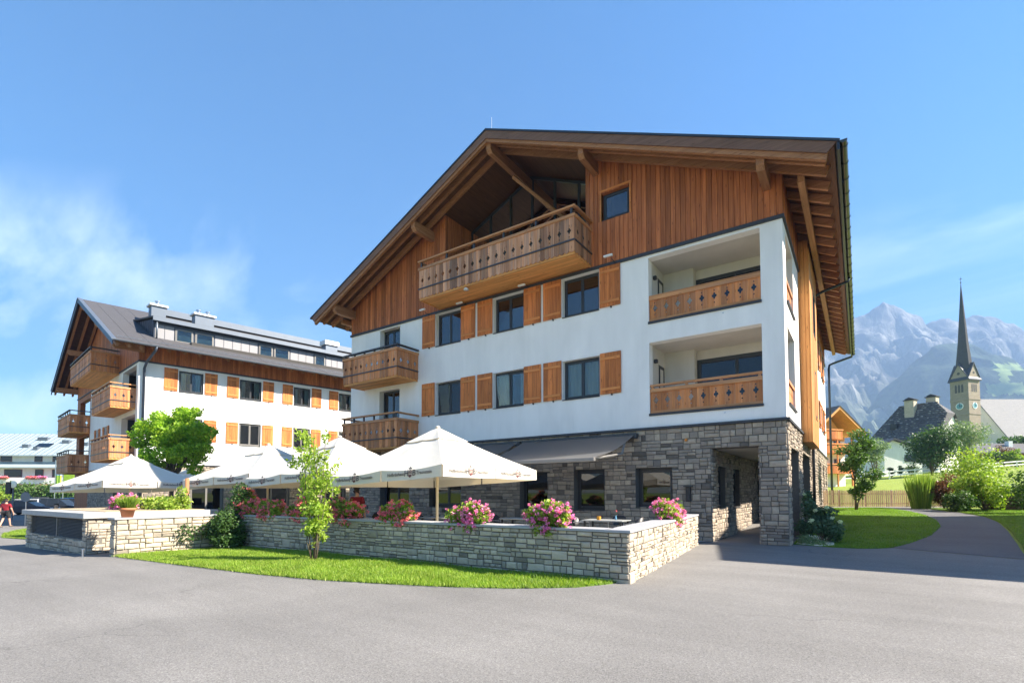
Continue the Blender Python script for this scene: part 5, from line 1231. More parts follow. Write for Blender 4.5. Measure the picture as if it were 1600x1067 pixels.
# ---- chalet at the hotel's far corner
def hwin(parent, Mf, u, z, w_, h, fm='frame', sillm=None):
    o = obj('window', MB().box(u, u + w_, -.05, -.003, z, z + h).mesh('w'), MT[fm], parent, Mf); obj('pane', MB().box(u + .1, u + w_ - .1, -.065, -.052, z + .1, z + h - .1).mesh('p'), MT['pane_dark'], o, Mf); return o
CH = thing('chalet_house', 'small chalet with wooden balconies peeking out past the hotel corner', 'house', tuple(at(lat(1295, 58), 58)))
c0 = at(lat(1262, 57), 57, 0); Fc = frame((c0.x, c0.y, 0), RT_ * .97 + FW * .25); gb0 = at(lat(1295, 58), 58).z
hw, rz_ = 5.4, 11.3; ez = 8.1
obj('wall', MB().prism([(0, gb0 - .5), (hw, gb0 - .5), (hw, ez - .2), (hw / 2 + .2, rz_ - .55), (0, ez - .2)], 0, 9, 'y').mesh('w'), MT['plaster'], CH, Fc)
obj('gable_cladding', MB().prism([(.05, 7.6), (hw - .05, 7.6), (hw - .05, ez - .2), (hw / 2 + .2, rz_ - .55), (.05, ez - .2)], -.08, -.003, 'y').mesh('g'), MT['clad_h'], CH, Fc)
for s in (-1, 1):
    cx_ = hw / 2 + .2; e = cx_ + s * 3.6
    rr = obj('roof', MB().prism([(cx_, rz_), (e, rz_ - 3.6 * .8), (e, rz_ - 3.6 * .8 - .3), (cx_, rz_ - .3)], -1.8, 9.5, 'y').mesh('r'), MT['clad_h'], CH, Fc)
    obj('roof_covering', MB().prism([(cx_, rz_ + .12), (e + s * .05, rz_ - 3.6 * .8 + .08), (e + s * .05, rz_ - 3.6 * .8 + .002), (cx_, rz_ + .004)], -1.85, 9.5, 'y').mesh('r'), MT['rooflayer'], CH, Fc)
for zb_, wd in ((4.1, hw), (6.4, hw), (8.0, 3.6)):
    bb = obj('balcony', MB().box(-.2, wd + .1, -1.3, 0, zb_ - .35, zb_ - .2).mesh('b'), MT['clad_h'], CH, Fc)
    n_ = 16
    for i in range(n_): obj('plank', MB().box(-.2 + (wd + .3) * i / n_ + .01, -.2 + (wd + .3) * (i + 1) / n_ - .01, -1.33, -1.30, zb_ - .35, zb_ + .62).mesh('p'), MT['shutter'], bb, Fc)
    obj('hand_rail', MB().box(-.25, wd + .15, -1.4, -1.25, zb_ + .66, zb_ + .78).mesh('h'), MT['cleat'], bb, Fc)
for u in (2.95, 5.0): obj('balcony_post', MB().box(u, u + .14, -1.28, -1.14, gb0, 8.0).mesh('p'), MT['cleat'], CH, Fc)
for z in (4.2, 6.55): hwin(CH, Fc, 3.8, z, .9, 1.3); hwin(CH, Fc, 1.0, z, .9, 1.3)
# ---- white house with stone-weighted shingle roof
mshing = m_stone('shingle_roof', [(0, (.05, .052, .062)), (.3, (.10, .105, .12)), (.55, (.06, .062, .072)), (.8, (.18, .185, .2)), (1, (.28, .28, .29))], sc=3, gainv=(.35, 1.7))
WH = thing('white_house', 'white house with steep dark shingle roof and two stone chimneys', 'house', tuple(at(lat(1420, 92), 92)))
wc = at(lat(1393, 92), 92, 0); Fw = frame((wc.x, wc.y, 0), RT_ * .454 - FW * .891)
gz0 = at(lat(1420, 92), 92).z - 1
L_, ev, rd_ = 10.5, 11.2, 18.0
obj('wall', MB().box(-3.4, L_ - 3.4, 0, 9, gz0, ev).prism([(-.0, ev), (9, ev), (5.7, rd_ - 2.3), (3.3, rd_ - 2.3)], L_ - 3.75, L_ - 3.4, 'x').mesh('w'), MT['plaster'], WH, Fw)
obj('roof', MB().add([(-3.9, -.6, ev - .3), (L_ - 3.0, -.6, ev - .3), (L_ - 3.0, 3.1, rd_ - 2.4), (L_ - 5.2, 4.5, rd_), (-.4, 4.5, rd_), (-3.9, 9.6, ev - .3), (L_ - 3.0, 9.6, ev - .3), (L_ - 3.0, 5.9, rd_ - 2.4)],
    [(0, 1, 2, 3, 4), (5, 4, 3, 7, 6), (0, 4, 5), (2, 7, 3), (0, 5, 6, 7, 2, 1)]).mesh('r'), mshing, WH, Fw)
r = random.Random(8); V = MB()
for i in range(26):
    for j in range(17):
        t = (j + .5) / 17; x0_, x1_ = -3.9 + 3.5 * t, L_ - 3.0 - (2.2 * max(0, t - .66) / .34); x = x0_ + (x1_ - x0_) * (i + r.random() * .8) / 26; y = -.6 + 5.1 * t; z = ev - .3 + (rd_ - ev + .3) * t
        V.bbox(x, x + .3, y - .12, y + .1, z - .02, z + .1, .02)
stuff(obj('shingles', V.mesh('s'), mshing, WH, Fw))
for x, y, z in ((1.2, 2.6, 18.9), (3.6, 4.9, 19.3)):
    c = obj('chimney', MB().bbox(x, x + 1.5, y, y + 1.3, 14, z - .35, .05).mesh('c'), MT['stone_t'], WH, Fw); obj('chimney_cap', MB().box(x - .15, x + 1.65, y - .15, y + 1.45, z - .34, z - .2).prism([(x, z - .1), (x + 1.5, z - .1), (x + .75, z + .25)], y, y + 1.3, 'y').mesh('c'), MT['slate'], c, Fw)
obj('roof_dormer', MB().box(-.4, .7, .9, 2.2, 13.4, 14.3).mesh('d'), MT['slate'], WH, Fw)
an = thing('white_annex', 'low white gabled annex in front of the shingle roofed house', 'house', tuple(at(lat(1400, 82), 82)))
ac = at(lat(1383, 82), 82, 0); Fa = frame((ac.x, ac.y, 0), RT_)
obj('wall', MB().prism([(0, 4), (6.2, 4), (6.2, 8.6), (1.4, 10.2), (0, 9.5)], 0, 8, 'y').mesh('w'), MT['plaster'], an, Fa)
obj('roof', MB().prism([(-.5, 9.45), (1.4, 10.55), (7.0, 8.75), (7.0, 8.5), (1.4, 10.25), (-.5, 9.2)], -.5, 8.3, 'y').mesh('r'), MT['slate'], an, Fa)
hwin(an, Fa, 3.3, 6.6, 1.9, 1.2, 'frame_grey')
# ---- church
CT = thing('church', 'stone church tower with tall dark needle spire and clock faces', 'church', tuple(at(lat(1507, 203), 203)))
cc = at(lat(1513, 204), 204, 2.0); ph = R(-74); ux = RT_ * math.cos(ph) + FW * math.sin(ph)
Fk = frame((cc.x, cc.y, 2.0), ux); a_ = 3.3
mch = m_stone('church_stone', [(0, (.15, .132, .112)), (.5, (.20, .178, .15)), (1, (.175, .155, .13))], sc=2)
tw = obj('tower', MB().box(-a_, a_, -a_, a_, 2, 46).mesh('t'), mch, CT, Fk)
for q in range(4):
    Mq = Fk @ Matrix.Rotation(q * math.pi / 2, 4, 'Z')
    obj('gablet', MB().prism([(-a_, 46), (a_, 46), (0, 52)], -a_ - .05, -a_ + .6, 'y').mesh('g'), mch, CT, Mq)
    obj('gablet_roof', MB().prism([(-a_ - .6, 45.6), (0, 52.6), (a_ + .6, 45.6), (a_ + .6, 45.1), (0, 52.05), (-a_ - .6, 45.1)], -a_ - .35, -.02, 'y').mesh('g'), MT['slate'], CT, Mq)
    for dx in (-1.15, 0, 1.15):
        obj('belfry_window', MB().prism([(dx - .38, 40.4), (dx + .38, 40.4), (dx + .38, 43.2), (dx, 43.9), (dx - .38, 43.2)], -a_ - .04, -a_ - .003, 'y').mesh('b'), MT['interior'], CT, Mq)
    obj('gable_window', MB().lathe([(.02, 0), (.55, 0), (.55, .05), (.02, .05)], 12).xf(T((0, -a_ - .06, 48.3)) @ Matrix.Rotation(R(90), 4, 'X')).mesh('b'), MT['interior'], CT, Mq)
    ck = obj('clock_face', MB().lathe([(.02, 0), (1.4, 0), (1.4, .12), (.02, .12)], 24).xf(T((0, -a_ - .003, 34.8)) @ Matrix.Rotation(R(90), 4, 'X')).mesh('c'), MT['white'], CT, Mq)
    obj('clock_ring', MB().lathe([(.8, 0), (1.12, 0), (1.12, .03), (.8, .03)], 24).xf(T((0, -a_ - .13, 34.8)) @ Matrix.Rotation(R(90), 4, 'X')).mesh('c'), m_plain('clock_blue', (.10, .28, .34), .5), ck, Mq)
    obj('clock_hands', MB().box(-.09, .09, -a_ - .2, -a_ - .17, 34.5, 36.2).box(-.1, 1.0, -a_ - .24, -a_ - .21, 34.7, 34.9).mesh('h'), MT['black'], ck, Mq)
    obj('string_course', MB().box(-a_ - .15, a_ + .15, -a_ - .18, -a_ - .004, 37.2, 37.6).box(-a_ - .15, a_ + .15, -a_ - .18, -a_ - .004, 31.2, 31.6).mesh('s'), mch, CT, Mq)
sp = MB(); n = 8
prof = [(3.25, 46.5), (2.5, 53), (1.72, 61), (1.0, 72), (.42, 81), (.06, 86.5)]
sp.lathe(prof, n); obj('spire', sp.xf(Matrix.Rotation(R(22.5), 4, 'Z')).mesh('s'), m_stone('spire_slate', [(0, (.012, .013, .016)), (.5, (.02, .021, .026)), (1, (.03, .031, .036))], sc=2), CT, Fk)
obj('spire_cross', MB().lathe([(.05, 86.3), (.32, 86.7), (.05, 87.1)], 8).box(-.05, .05, -.05, .05, 86.8, 89).box(-.5, .5, -.05, .05, 88.1, 88.3).mesh('x'), MT['gutter'], CT, Fk)
# nave
n0 = at(lat(1532, 209), 209, 0); dirn = (RT_ * 1.0 + FW * .0).normalized(); Fn = frame((n0.x, n0.y, 0), dirn)
mnr = m_stone('nave_shingle', [(0, (.14, .145, .16)), (.5, (.175, .182, .2)), (1, (.2, .21, .23))], sc=2, stain=.15)
obj('nave_wall', MB().prism([(-13.5, 2), (13.5, 2), (13.5, 21.5), (0, 39.6), (-13.5, 21.5)], 0, 45, 'x').mesh('n'), MT['plaster'], CT, Fn)
for s in (-1, 1): obj('nave_roof', MB().prism([(0, 40.9), (s * 14.4, 21.4), (s * 14.4, 20.8), (0, 40.2)], -.6, 45.5, 'x').mesh('n'), mnr, CT, Fn)
for x in (7.5, 16): obj('roof_dormer', MB().prism([(-9.3, 26.6), (-8.0, 27.6), (-7.4, 29.6)], x, x + 1.6, 'x').mesh('d'), MT['slate'], CT, Fn)
# brown house at the right
BH = thing('brown_house', 'low brown timber house with grey roof right of the church tower', 'house', tuple(at(lat(1575, 118), 118)))
bc = at(lat(1527, 118), 118, 0); Fb2 = frame((bc.x, bc.y, 0), RT_)
obj('wall', MB().box(.6, 16, 0, 8, 3, 11.5).mesh('w'), MT['clad'], BH, Fb2)
obj('plinth', MB().box(.55, 16.1, -.12, -.004, 3, 8.6).mesh('p'), MT['plaster'], BH, Fb2)
obj('roof', MB().prism([(-1.2, 11.2), (4, 14.1), (4, 13.8), (-1.0, 10.9)], 0, 17, 'x').xf(I4).mesh('r') if False else MB().prism([(-1.2, 11.0), (4, 13.6), (9.2, 11.0), (9.2, 10.7), (4, 13.3), (-1.2, 10.7)], -.6, 17, 'x').mesh('r'), MT['rooflayer'], BH, Fb2)
obj('chimney', MB().box(9.8, 10.8, 2, 3, 12, 14).mesh('c'), MT['white'], BH, Fb2)
for u in (2, 5, 8.4, 12): hwin(BH, Fb2, u, 9.0, 1.3, 1.2)
# ------------------------------------------------------------------ left edge: street
LH = thing('street_house', 'white guest house with pale metal roof across the street on the left', 'house', tuple(at(lat(60, 100), 100, -1)))
lc = at(lat(-70, 98), 98, 0); Fh = frame((lc.x, lc.y, 0), RT_ * .995 + FW * .06)
LHw = 27.0
obj('wall', MB().box(0, LHw, 0, 12, -1.2, 9.0).mesh('w'), MT['plaster'], LH, Fh)
mtr = m_plain('pale_sheet_roof', (.42, .50, .52), .45, .25, .1, 1.2)
rr = obj('roof', MB().hexa([(-1, -1.4, 8.75), (LHw + 1, -1.4, 8.75), (LHw + 1, 6.2, 13.7), (-1, 6.2, 13.7), (-1, -1.4, 8.95), (LHw + 1, -1.4, 8.95), (LHw + 1, 6.2, 13.95), (-1, 6.2, 13.95)]).mesh('r'), mtr, LH, Fh)
for i in range(28): obj('roof_seam', MB().hexa([(-1 + i * 1.05, -1.4, 8.952), (-.94 + i * 1.05, -1.4, 8.952), (-.94 + i * 1.05, 6.2, 13.952), (-1 + i * 1.05, 6.2, 13.952), (-1 + i * 1.05, -1.4, 9.03), (-.94 + i * 1.05, -1.4, 9.03), (-.94 + i * 1.05, 6.2, 14.03), (-1 + i * 1.05, 6.2, 14.03)]).mesh('s'), MT['zinc'], rr, Fh)
for u, w_, v in ((11.2, 1.2, 1.0), (14.0, .9, .2), (17.5, 1.4, 2.6), (11.9, 2.0, 3.6), (22, 1.2, 1.8)):
    zz_ = 8.95 + (v + 1.4) * .658; obj('roof_vent', MB().bbox(u, u + w_, v, v + .8, zz_ - .3, zz_ + .75, .03).mesh('v'), MT['zinc'], LH, Fh)
obj('skylight', MB().hexa([(13.4, 1.2, 10.70), (16.2, 1.2, 10.70), (16.2, 2.4, 11.49), (13.4, 2.4, 11.49), (13.4, 1.2, 10.82), (16.2, 1.2, 10.82), (16.2, 2.4, 11.61), (13.4, 2.4, 11.61)]).mesh('k'), MT['pane_dark'], LH, Fh)
obj('pent_roof', MB().hexa([(-.5, -2.0, 6.4), (LHw - 3, -2.0, 6.4), (LHw - 3, -.003, 7.5), (-.5, -.003, 7.5), (-.5, -2.0, 6.55), (LHw - 3, -2.0, 6.55), (LHw - 3, -.003, 7.65), (-.5, -.003, 7.65)]).mesh('p'), mtr, LH, Fh)
wr = m_plain('wine_red_frame', (.14, .03, .05), .5); MT['wine'] = wr
for u in (3, 8.2, 14.6, 18.0, 21.5): hwin(LH, Fh, u, 7.72, 2.2 if u < 9 else 1.5, 1.15, 'wine')
for u in (3, 9.0, 14.8, 18.0, 21.5): hwin(LH, Fh, u, 4.6, 3.4 if u == 9 else 1.6, 1.6, 'wine')
obj('balcony_parapet', MB().box(-.3, LHw - .6, -2.0, -1.85, 3.2, 4.5).box(-.3, LHw - .6, -2.0, 0, 3.0, 3.19).mesh('b'), MT['plaster'], LH, Fh)
obj('red_stripe', MB().box(-.3, LHw - .6, -2.04, -2.003, 3.05, 3.25).mesh('b'), MT['terracotta'], LH, Fh)
for i, (u, lb) in enumerate(((9.9, 'red and yellow'), (15.2, 'crimson'), (17.0, 'magenta'))):
    p = Fh @ Vector((u + .8, -2.2, 4.5)); gq = thing('balcony_flowers', '%s flowers on the balcony of the guest house' % lb, 'flowers', tuple(p), 0, 'balcony flowers of the guest house')
    leaf_cloud('foliage', [(p.x + k * .35, p.y + k * .2, p.z - .05, .45, .3, .28) for k in (-2, -1, 0, 1, 2)], 240, .2, MT['lf_mid'], gq, 300 + i)
    leaf_cloud('blossoms', [(p.x + k * .35, p.y + k * .2, p.z + .02, .5, .35, .3) for k in (-2, -1, 0, 1, 2)], 320, .18, MT['pet_red' if i < 2 else 'pet_pink'], gq, 310 + i, aspect=1.0, shell=.8)
# hedge by the street
SHG = thing('street_hedge', 'thick green hedge below the white guest house', 'hedge', tuple(at(lat(40, 78), 78)))
bl = []
for i in range(40):
    q = at(lat(-90, 76) + i * .55, 76 + random.uniform(-.6, .6)); bl.append((q.x, q.y, q.z + 1.9, 1.0, 1.0, 1.9))
leaf_cloud('foliage', bl, 12000, .3, MT['lf_mid'], SHG, 320, shell=.75)
obj('hedge_core', MB().box(0, 22, -.4, .5, -1.2, 2.2).mesh('hc'), MT['soil'], SHG, frame(at(lat(-90, 76.5), 76.5, 0), RT_))
bush('street_bush', 'light green bush at the left picture edge below the guest house', at(lat(-4, 60), 60), 1.9, 3.6, 2200, .22, 'lf_yel', 331)
# cars
def car(p, hd, paint, label, kind='wagon'):
    c = thing('parked_car', label, 'car', tuple(p), 0, 'cars on the street at the left')
    Mc = T(p) @ Matrix.Rotation(hd, 4, 'Z'); L, Wd, H = 4.6, 1.78, 1.48 if kind != 'suv' else 1.68
    mp = m_plain('paint_' + label.split()[0] + str(len(CACHE)), paint, .22, .3); CACHE[('pt', label)] = mp
    roofend = -2.05 if kind == 'wagon' else -1.7
    prof = [(-2.28, .32), (-2.3, .62), (-2.2, .9), (-.95 + 2.05, .95), (1.3, .93), (2.15, .78), (2.28, .6), (2.28, .32), (1.75, .28), (-1.75, .28)]
    body = MB(); sec = []
    for y, inset in ((-Wd / 2, .06), (-Wd / 2 + .02, 0), (Wd / 2 - .02, 0), (Wd / 2, .06)): sec.append([(x * (1 - inset * .2), y, z if inset == 0 else z * .97 + .01) for x, z in prof])
    n = len(prof)
    for s_ in sec: body.v += s_
    for k in range(3):
        for i in range(n): body.f.append((k * n + i, k * n + (i + 1) % n, (k + 1) * n + (i + 1) % n, (k + 1) * n + i))
    body.f += [tuple(range(n)), tuple(range(3 * n, 4 * n))[::-1]]
    obj('body', body.mesh('body', False), mp, c, Mc)
    gl = [(roofend - .1, .93), (roofend + .12, H - .05), (.15, H - .05), (1.05, .93)]
    cabin = MB()
    for y, sc in ((-Wd / 2 + .08, 0), (Wd / 2 - .08, 0)): pass
    cabin.hexa([(gl[0][0], -Wd / 2 + .06, .92), (gl[3][0], -Wd / 2 + .06, .92), (gl[3][0], Wd / 2 - .06, .92), (gl[0][0], Wd / 2 - .06, .92), (gl[1][0], -Wd / 2 + .2, H - .06), (gl[2][0], -Wd / 2 + .2, H - .06), (gl[2][0], Wd / 2 - .2, H - .06), (gl[1][0], Wd / 2 - .2, H - .06)])
    obj('windows', cabin.mesh('w'), m_plain('car_glass', (.02, .024, .028), .06), c, Mc)
    obj('roof', MB().bbox(gl[1][0] - .06, gl[2][0] + .06, -Wd / 2 + .19, Wd / 2 - .19, H - .058, H, .02).mesh('r'), mp, c, Mc)
    for x in (-.95, .1):
        for s_ in (-1, 1): obj('pillar', MB().hexa([(x - .05, s_ * (Wd / 2 - .05), .92), (x + .05, s_ * (Wd / 2 - .05), .92), (x + .05, s_ * (Wd / 2 - .08), .92), (x - .05, s_ * (Wd / 2 - .08), .92), (x - .05, s_ * (Wd / 2 - .19), H - .05), (x + .05, s_ * (Wd / 2 - .19), H - .05), (x + .05, s_ * (Wd / 2 - .22), H - .05), (x - .05, s_ * (Wd / 2 - .22), H - .05)]).mesh('p'), mp, c, Mc)
    for x in (-1.38, 1.4):
        for s_ in (-1, 1):
            wh = obj('wheel', MB().lathe([(.02, -.1), (.30, -.1), (.32, -.06), (.32, .06), (.30, .1), (.02, .1)], 18).xf(T((x, s_ * (Wd / 2 - .09), .32)) @ Matrix.Rotation(R(90), 4, 'X')).mesh('wheel', True), MT['black'], c, Mc)
            obj('rim', MB().lathe([(.02, -.012), (.06, -.012), (.21, 0), (.21, .012), (.02, .012)], 12).xf(T((x, s_ * (Wd / 2 + .012), .32)) @ Matrix.Rotation(R(90), 4, 'X')).mesh('rim'), MT['steel'], wh, Mc)
    for s_ in (-1, 1):
        obj('tail_light', MB().bbox(-2.31, -2.2, s_ * .62 - .2, s_ * .62 + .2, .68, .86, .02).mesh('t'), m_plain('tail_red', (.5, .02, .02), .2), c, Mc)
        obj('headlight', MB().bbox(2.12, 2.25, s_ * .62 - .2, s_ * .62 + .2, .6, .74, .02).mesh('t'), MT['lampwhite'], c, Mc)
    obj('number_plate', MB().box(-2.335, -2.31, -.26, .26, .5, .61).mesh('np'), MT['white'], c, Mc)
    return c
hd0 = math.atan2(RT_.y, RT_.x)
car(at(lat(48, 52), 52), hd0 + .25, (.018, .026, .05), 'dark blue estate car parked side on, nearest the walker')
car(at(lat(98, 55), 55), hd0 + .2, (.045, .05, .06), 'dark grey car below the left corner of the leftmost parasol', 'suv')
car(at(lat(57, 64), 64), hd0 + .9, (.7, .7, .7), 'white car partly hidden behind the dark blue estate car')
car(at(lat(71, 72), 72), hd0 + 1.1, (.05, .055, .06), 'dark van like car farthest back in the street row', 'suv')
car(at(lat(124, 62), 62), hd0 + .1, (.03, .12, .35), 'bright blue car below the leftmost parasol, farthest right in the street', 'suv')
# street furniture
sg = thing('road_sign', 'round road sign seen from behind on a thin pole', 'sign', tuple(at(lat(42, 33), 33)))
p = at(lat(42, 33), 33); obj('pole', MB().tube([p, p + Vector((0, 0, 2.2))], .03, 8).mesh('p'), MT['steel'], sg, I4)
obj('disc', MB().lathe([(.02, -.012), (.32, -.012), (.32, .012), (.02, .012)], 24).xf(T(p + Vector((0, 0, 1.9)) - FW * .05) @ Matrix.Rotation(hd0, 4, 'Z') @ Matrix.Rotation(R(90), 4, 'X')).mesh('d'), MT['zinc'], sg, I4)
tl = thing('street_signal', 'grey street post carrying a dark box at the left edge', 'post', tuple(at(lat(21, 42), 42)))
p = at(lat(21, 42), 42); obj('pole', MB().tube([p, p + Vector((0, 0, 3.1))], .06, 8).mesh('p'), MT['zinc'], tl, I4)
obj('box', MB().bbox(-.5, -.05, -.2, .2, 2.2, 3.2, .04).xf(T(p) @ Matrix.Rotation(hd0, 4, 'Z')).mesh('b'), MT['black'], tl, I4)
obj('mirror', MB().lathe([(.02, 0), (.3, 0), (.3, .04), (.02, .05)], 16).xf(T(p + Vector((0, 0, 3.0)) + RT_ * .12 - FW * .1) @ Matrix.Rotation(hd0, 4, 'Z') @ Matrix.Rotation(R(90), 4, 'X')).mesh('m'), MT['steel'], tl, I4)
fl = thing('flag', 'light blue and green flag hanging on a pole by the guest house', 'flag', tuple(at(lat(86, 66), 66)))
p = at(lat(86, 66), 66); obj('pole', MB().tube([p, p + Vector((0, 0, 6.6))], .05, 8).mesh('p'), MT['steel'], fl, I4)
for z0, z1, c in ((4.6, 5.9, (.35, .6, .75)), (3.0, 4.6, (.45, .7, .08))):
    m = MB(); k = 9
    for i in range(k): m.v += [tuple(p + RT_ * (.08 + .09 * i) + FW * (.06 * math.sin(i * 1.7)) + Vector((0, 0, z))) for z in (z0, z1)]
    m.f = [(2 * i, 2 * i + 2, 2 * i + 3, 2 * i + 1) for i in range(k - 1)]
    obj('cloth', m.mesh('c', True), m_plain('flag_%d' % int(z0), c, .8), fl, I4)
SB_ = thing('banner', 'lime green banner with dark figure beside the wing', 'banner', tuple(at(lat(106, 58), 58)))
p = at(lat(106, 58), 58); Fq = frame((p.x, p.y, p.z), RT_)
obj('cloth', MB().box(-.5, .7, 0, .03, 3.0, 5.4).mesh('c'), m_plain('banner_lime', (.42, .66, .05), .8, 0, .25, 3), SB_, Fq)
obj('pole', MB().box(-.58, -.505, -.02, .05, 0, 5.6).mesh('p'), MT['steel'], SB_, Fq)
# ------------------------------------------------------------------ people (skin modifier grown over a jointed skeleton)
def skin_mesh(name, nodes, edges, sub=2):
    me = bpy.data.meshes.new(name); me.from_pydata([n[0] for n in nodes], edges, []); o = bpy.data.objects.new(name, me); COL.objects.link(o)
    md = o.modifiers.new('s', 'SKIN'); md.use_smooth_shade = True
    for i, n in enumerate(nodes): me.skin_vertices[0].data[i].radius = (n[1], n[2] if len(n) > 2 else n[1])
    me.skin_vertices[0].data[0].use_root = True
    sd = o.modifiers.new('d', 'SUBSURF'); sd.levels = sub; sd.render_levels = sub
    dg = bpy.context.evaluated_depsgraph_get(); dg.update(); r = bpy.data.meshes.new_from_object(o.evaluated_get(dg)); COL.objects.unlink(o); bpy.data.objects.remove(o); r.shade_smooth(); return r
MSK = m_plain('skin', (.55, .32, .23), .55); MHR = m_plain('dark_hair', (.03, .022, .018), .7); MRED = m_plain('red_shirt', (.22, .008, .018), .85, 0, .1, 8); MBLK = m_plain('black_cloth', (.02, .02, .022), .9); MSHOE = m_plain('shoe', (.10, .09, .08), .7); MOLV = m_plain('olive_shirt', (.14, .12, .08), .9, 0, .3, 12)
def person(label, p, rz, shirt, shorts, pose='walk', hgt=1.0):
    t = thing('person', label, 'person', tuple(p), rz); M0 = WM[t.name] @ S3(hgt, hgt, hgt)
    st = .20 if pose == 'walk' else 0.0
    if pose == 'sit':
        hip, kn, an = [(-.1, 0, .48), (.1, 0, .48)], [(-.12, -.42, .5), (.12, -.42, .5)], [(-.12, -.42, .08), (.12, -.42, .08)]; b = -.38
    else:
        hip, kn, an = [(-.1, 0, .93), (.1, 0, .93)], [(-.12, -st * .5, .5), (.12, st * .2, .5)], [(-.13, -st * .9, .09), (.13, st * 1.2, .1)]; b = 0
    z = lambda v: v + b if pose == 'sit' else v
    nd = [((0, 0, z(.95)), .13, .11), ((0, 0, z(1.12)), .135, .105), ((0, 0, z(1.33)), .155, .11), ((0, .0, z(1.46)), .07, .07), ((0, -.01, z(1.54)), .052), ((0, -.015, z(1.63)), .08, .09), ((0, -.01, z(1.74)), .065, .08)]
    ed = [(0, 1), (1, 2), (2, 3), (3, 4), (4, 5), (5, 6)]
    def add(par, pts):
        for q in pts: nd.append(q); ed.append((par, len(nd) - 1)); par = len(nd) - 1
        return par
    for s, i in ((-1, 0), (1, 1)):
        el = (s * .26, -.0 + s * st * .25, z(1.13)); wr = (s * .26, -.08 + s * st * .55, z(.88)) if pose != 'sit' else (s * .22, -.32, z(1.12))
        w_ = add(2, [((s * .19, 0, z(1.41)), .065), (el, .048), (wr, .034), ((wr[0], wr[1] - .03, wr[2] - .07), .036, .02)])
        hx, hy, hz = wr[0], wr[1] - .03, wr[2] - .07
        for k in range(4): add(w_, [((hx + s * .005, hy - .03 + k * .018, hz - .045), .010), ((hx - s * .012, hy - .032 + k * .018, hz - .085 + abs(k - 1.4) * .008), .009)])
        add(w_, [((hx - s * .02, hy - .045, hz - .02), .011), ((hx - s * .03, hy - .055, hz - .05), .009)])
        add(0, [(hip[i], .09), (kn[i], .062), (an[i], .042), ((an[i][0], an[i][1] - .12, an[i][2] - .05), .04, .03)])
    obj('body', skin_mesh('body', nd, ed), MSK, t, M0)
    sn = [((0, 0, z(.90)), .165, .135), ((0, 0, z(1.12)), .165, .13), ((0, 0, z(1.34)), .185, .13), ((0, 0, z(1.45)), .095, .085)]; se = [(0, 1), (1, 2), (2, 3)]
    for s in (-1, 1):
        q = len(sn); sn += [((s * .20, 0, z(1.41)), .085), ((s * .255, -.005 + s * st * .2, z(1.2)), .075)]; se += [(2, q), (q, q + 1)]
    obj('shirt', skin_mesh('shirt', sn, se), shirt, t, M0)
    hn = [((0, 0, z(.93)), .165, .135)]; he = []
    for s, i in ((-1, 0), (1, 1)):
        q = len(hn); k_ = Vector(hip[i]).lerp(Vector(kn[i]), .95); hn += [(hip[i], .115), (tuple(k_), .095)]; he += [(0, q), (q, q + 1)]
    obj('shorts', skin_mesh('shorts', hn, he), shorts, t, M0)
    obj('hair', skin_mesh('hair', [((0, .015, z(1.69)), .088, .09), ((0, .02, z(1.775)), .07, .075), ((0, .05, z(1.62)), .07, .05)], [(0, 1), (0, 2)]), MHR, t, M0)
    for s in (-1, 1): obj('ear', MB().lathe([(.004, -.012), (.018, 0), (.004, .012)], 8, (s * .088, 0, z(1.65))).mesh('ear', True), MSK, t, M0)
    obj('nose', MB().lathe([(.014, -.02), (.008, .02)], 6, (0, -.108, z(1.64))).mesh('nose', True), MSK, t, M0)
    for i in (0, 1): obj('shoe', MB().bbox(an[i][0] - .05, an[i][0] + .05, an[i][1] - .2, an[i][1] + .07, 0, .085, .03).mesh('shoe'), MSHOE, t, M0)
hd_away = math.atan2(FW.y, FW.x) + R(90)
person('person in a red T-shirt and black shorts walking away at the left edge', Vector((-42.5, -9.4, gz(-42.5, -9.4))), hd_away + .15, MRED, MBLK, 'walk', 1.0)
person('person in a red shirt standing on the terrace behind the slender tree', Vector((-12.3, -6.1, .02)), hd_away - .3, MRED, MBLK, 'stand', .98)
person('person in a mottled olive shirt sitting far back on the left of the terrace', Vector((-31.5, -9.5, -.36)), 1.2, MOLV, MBLK, 'sit', 1.0)
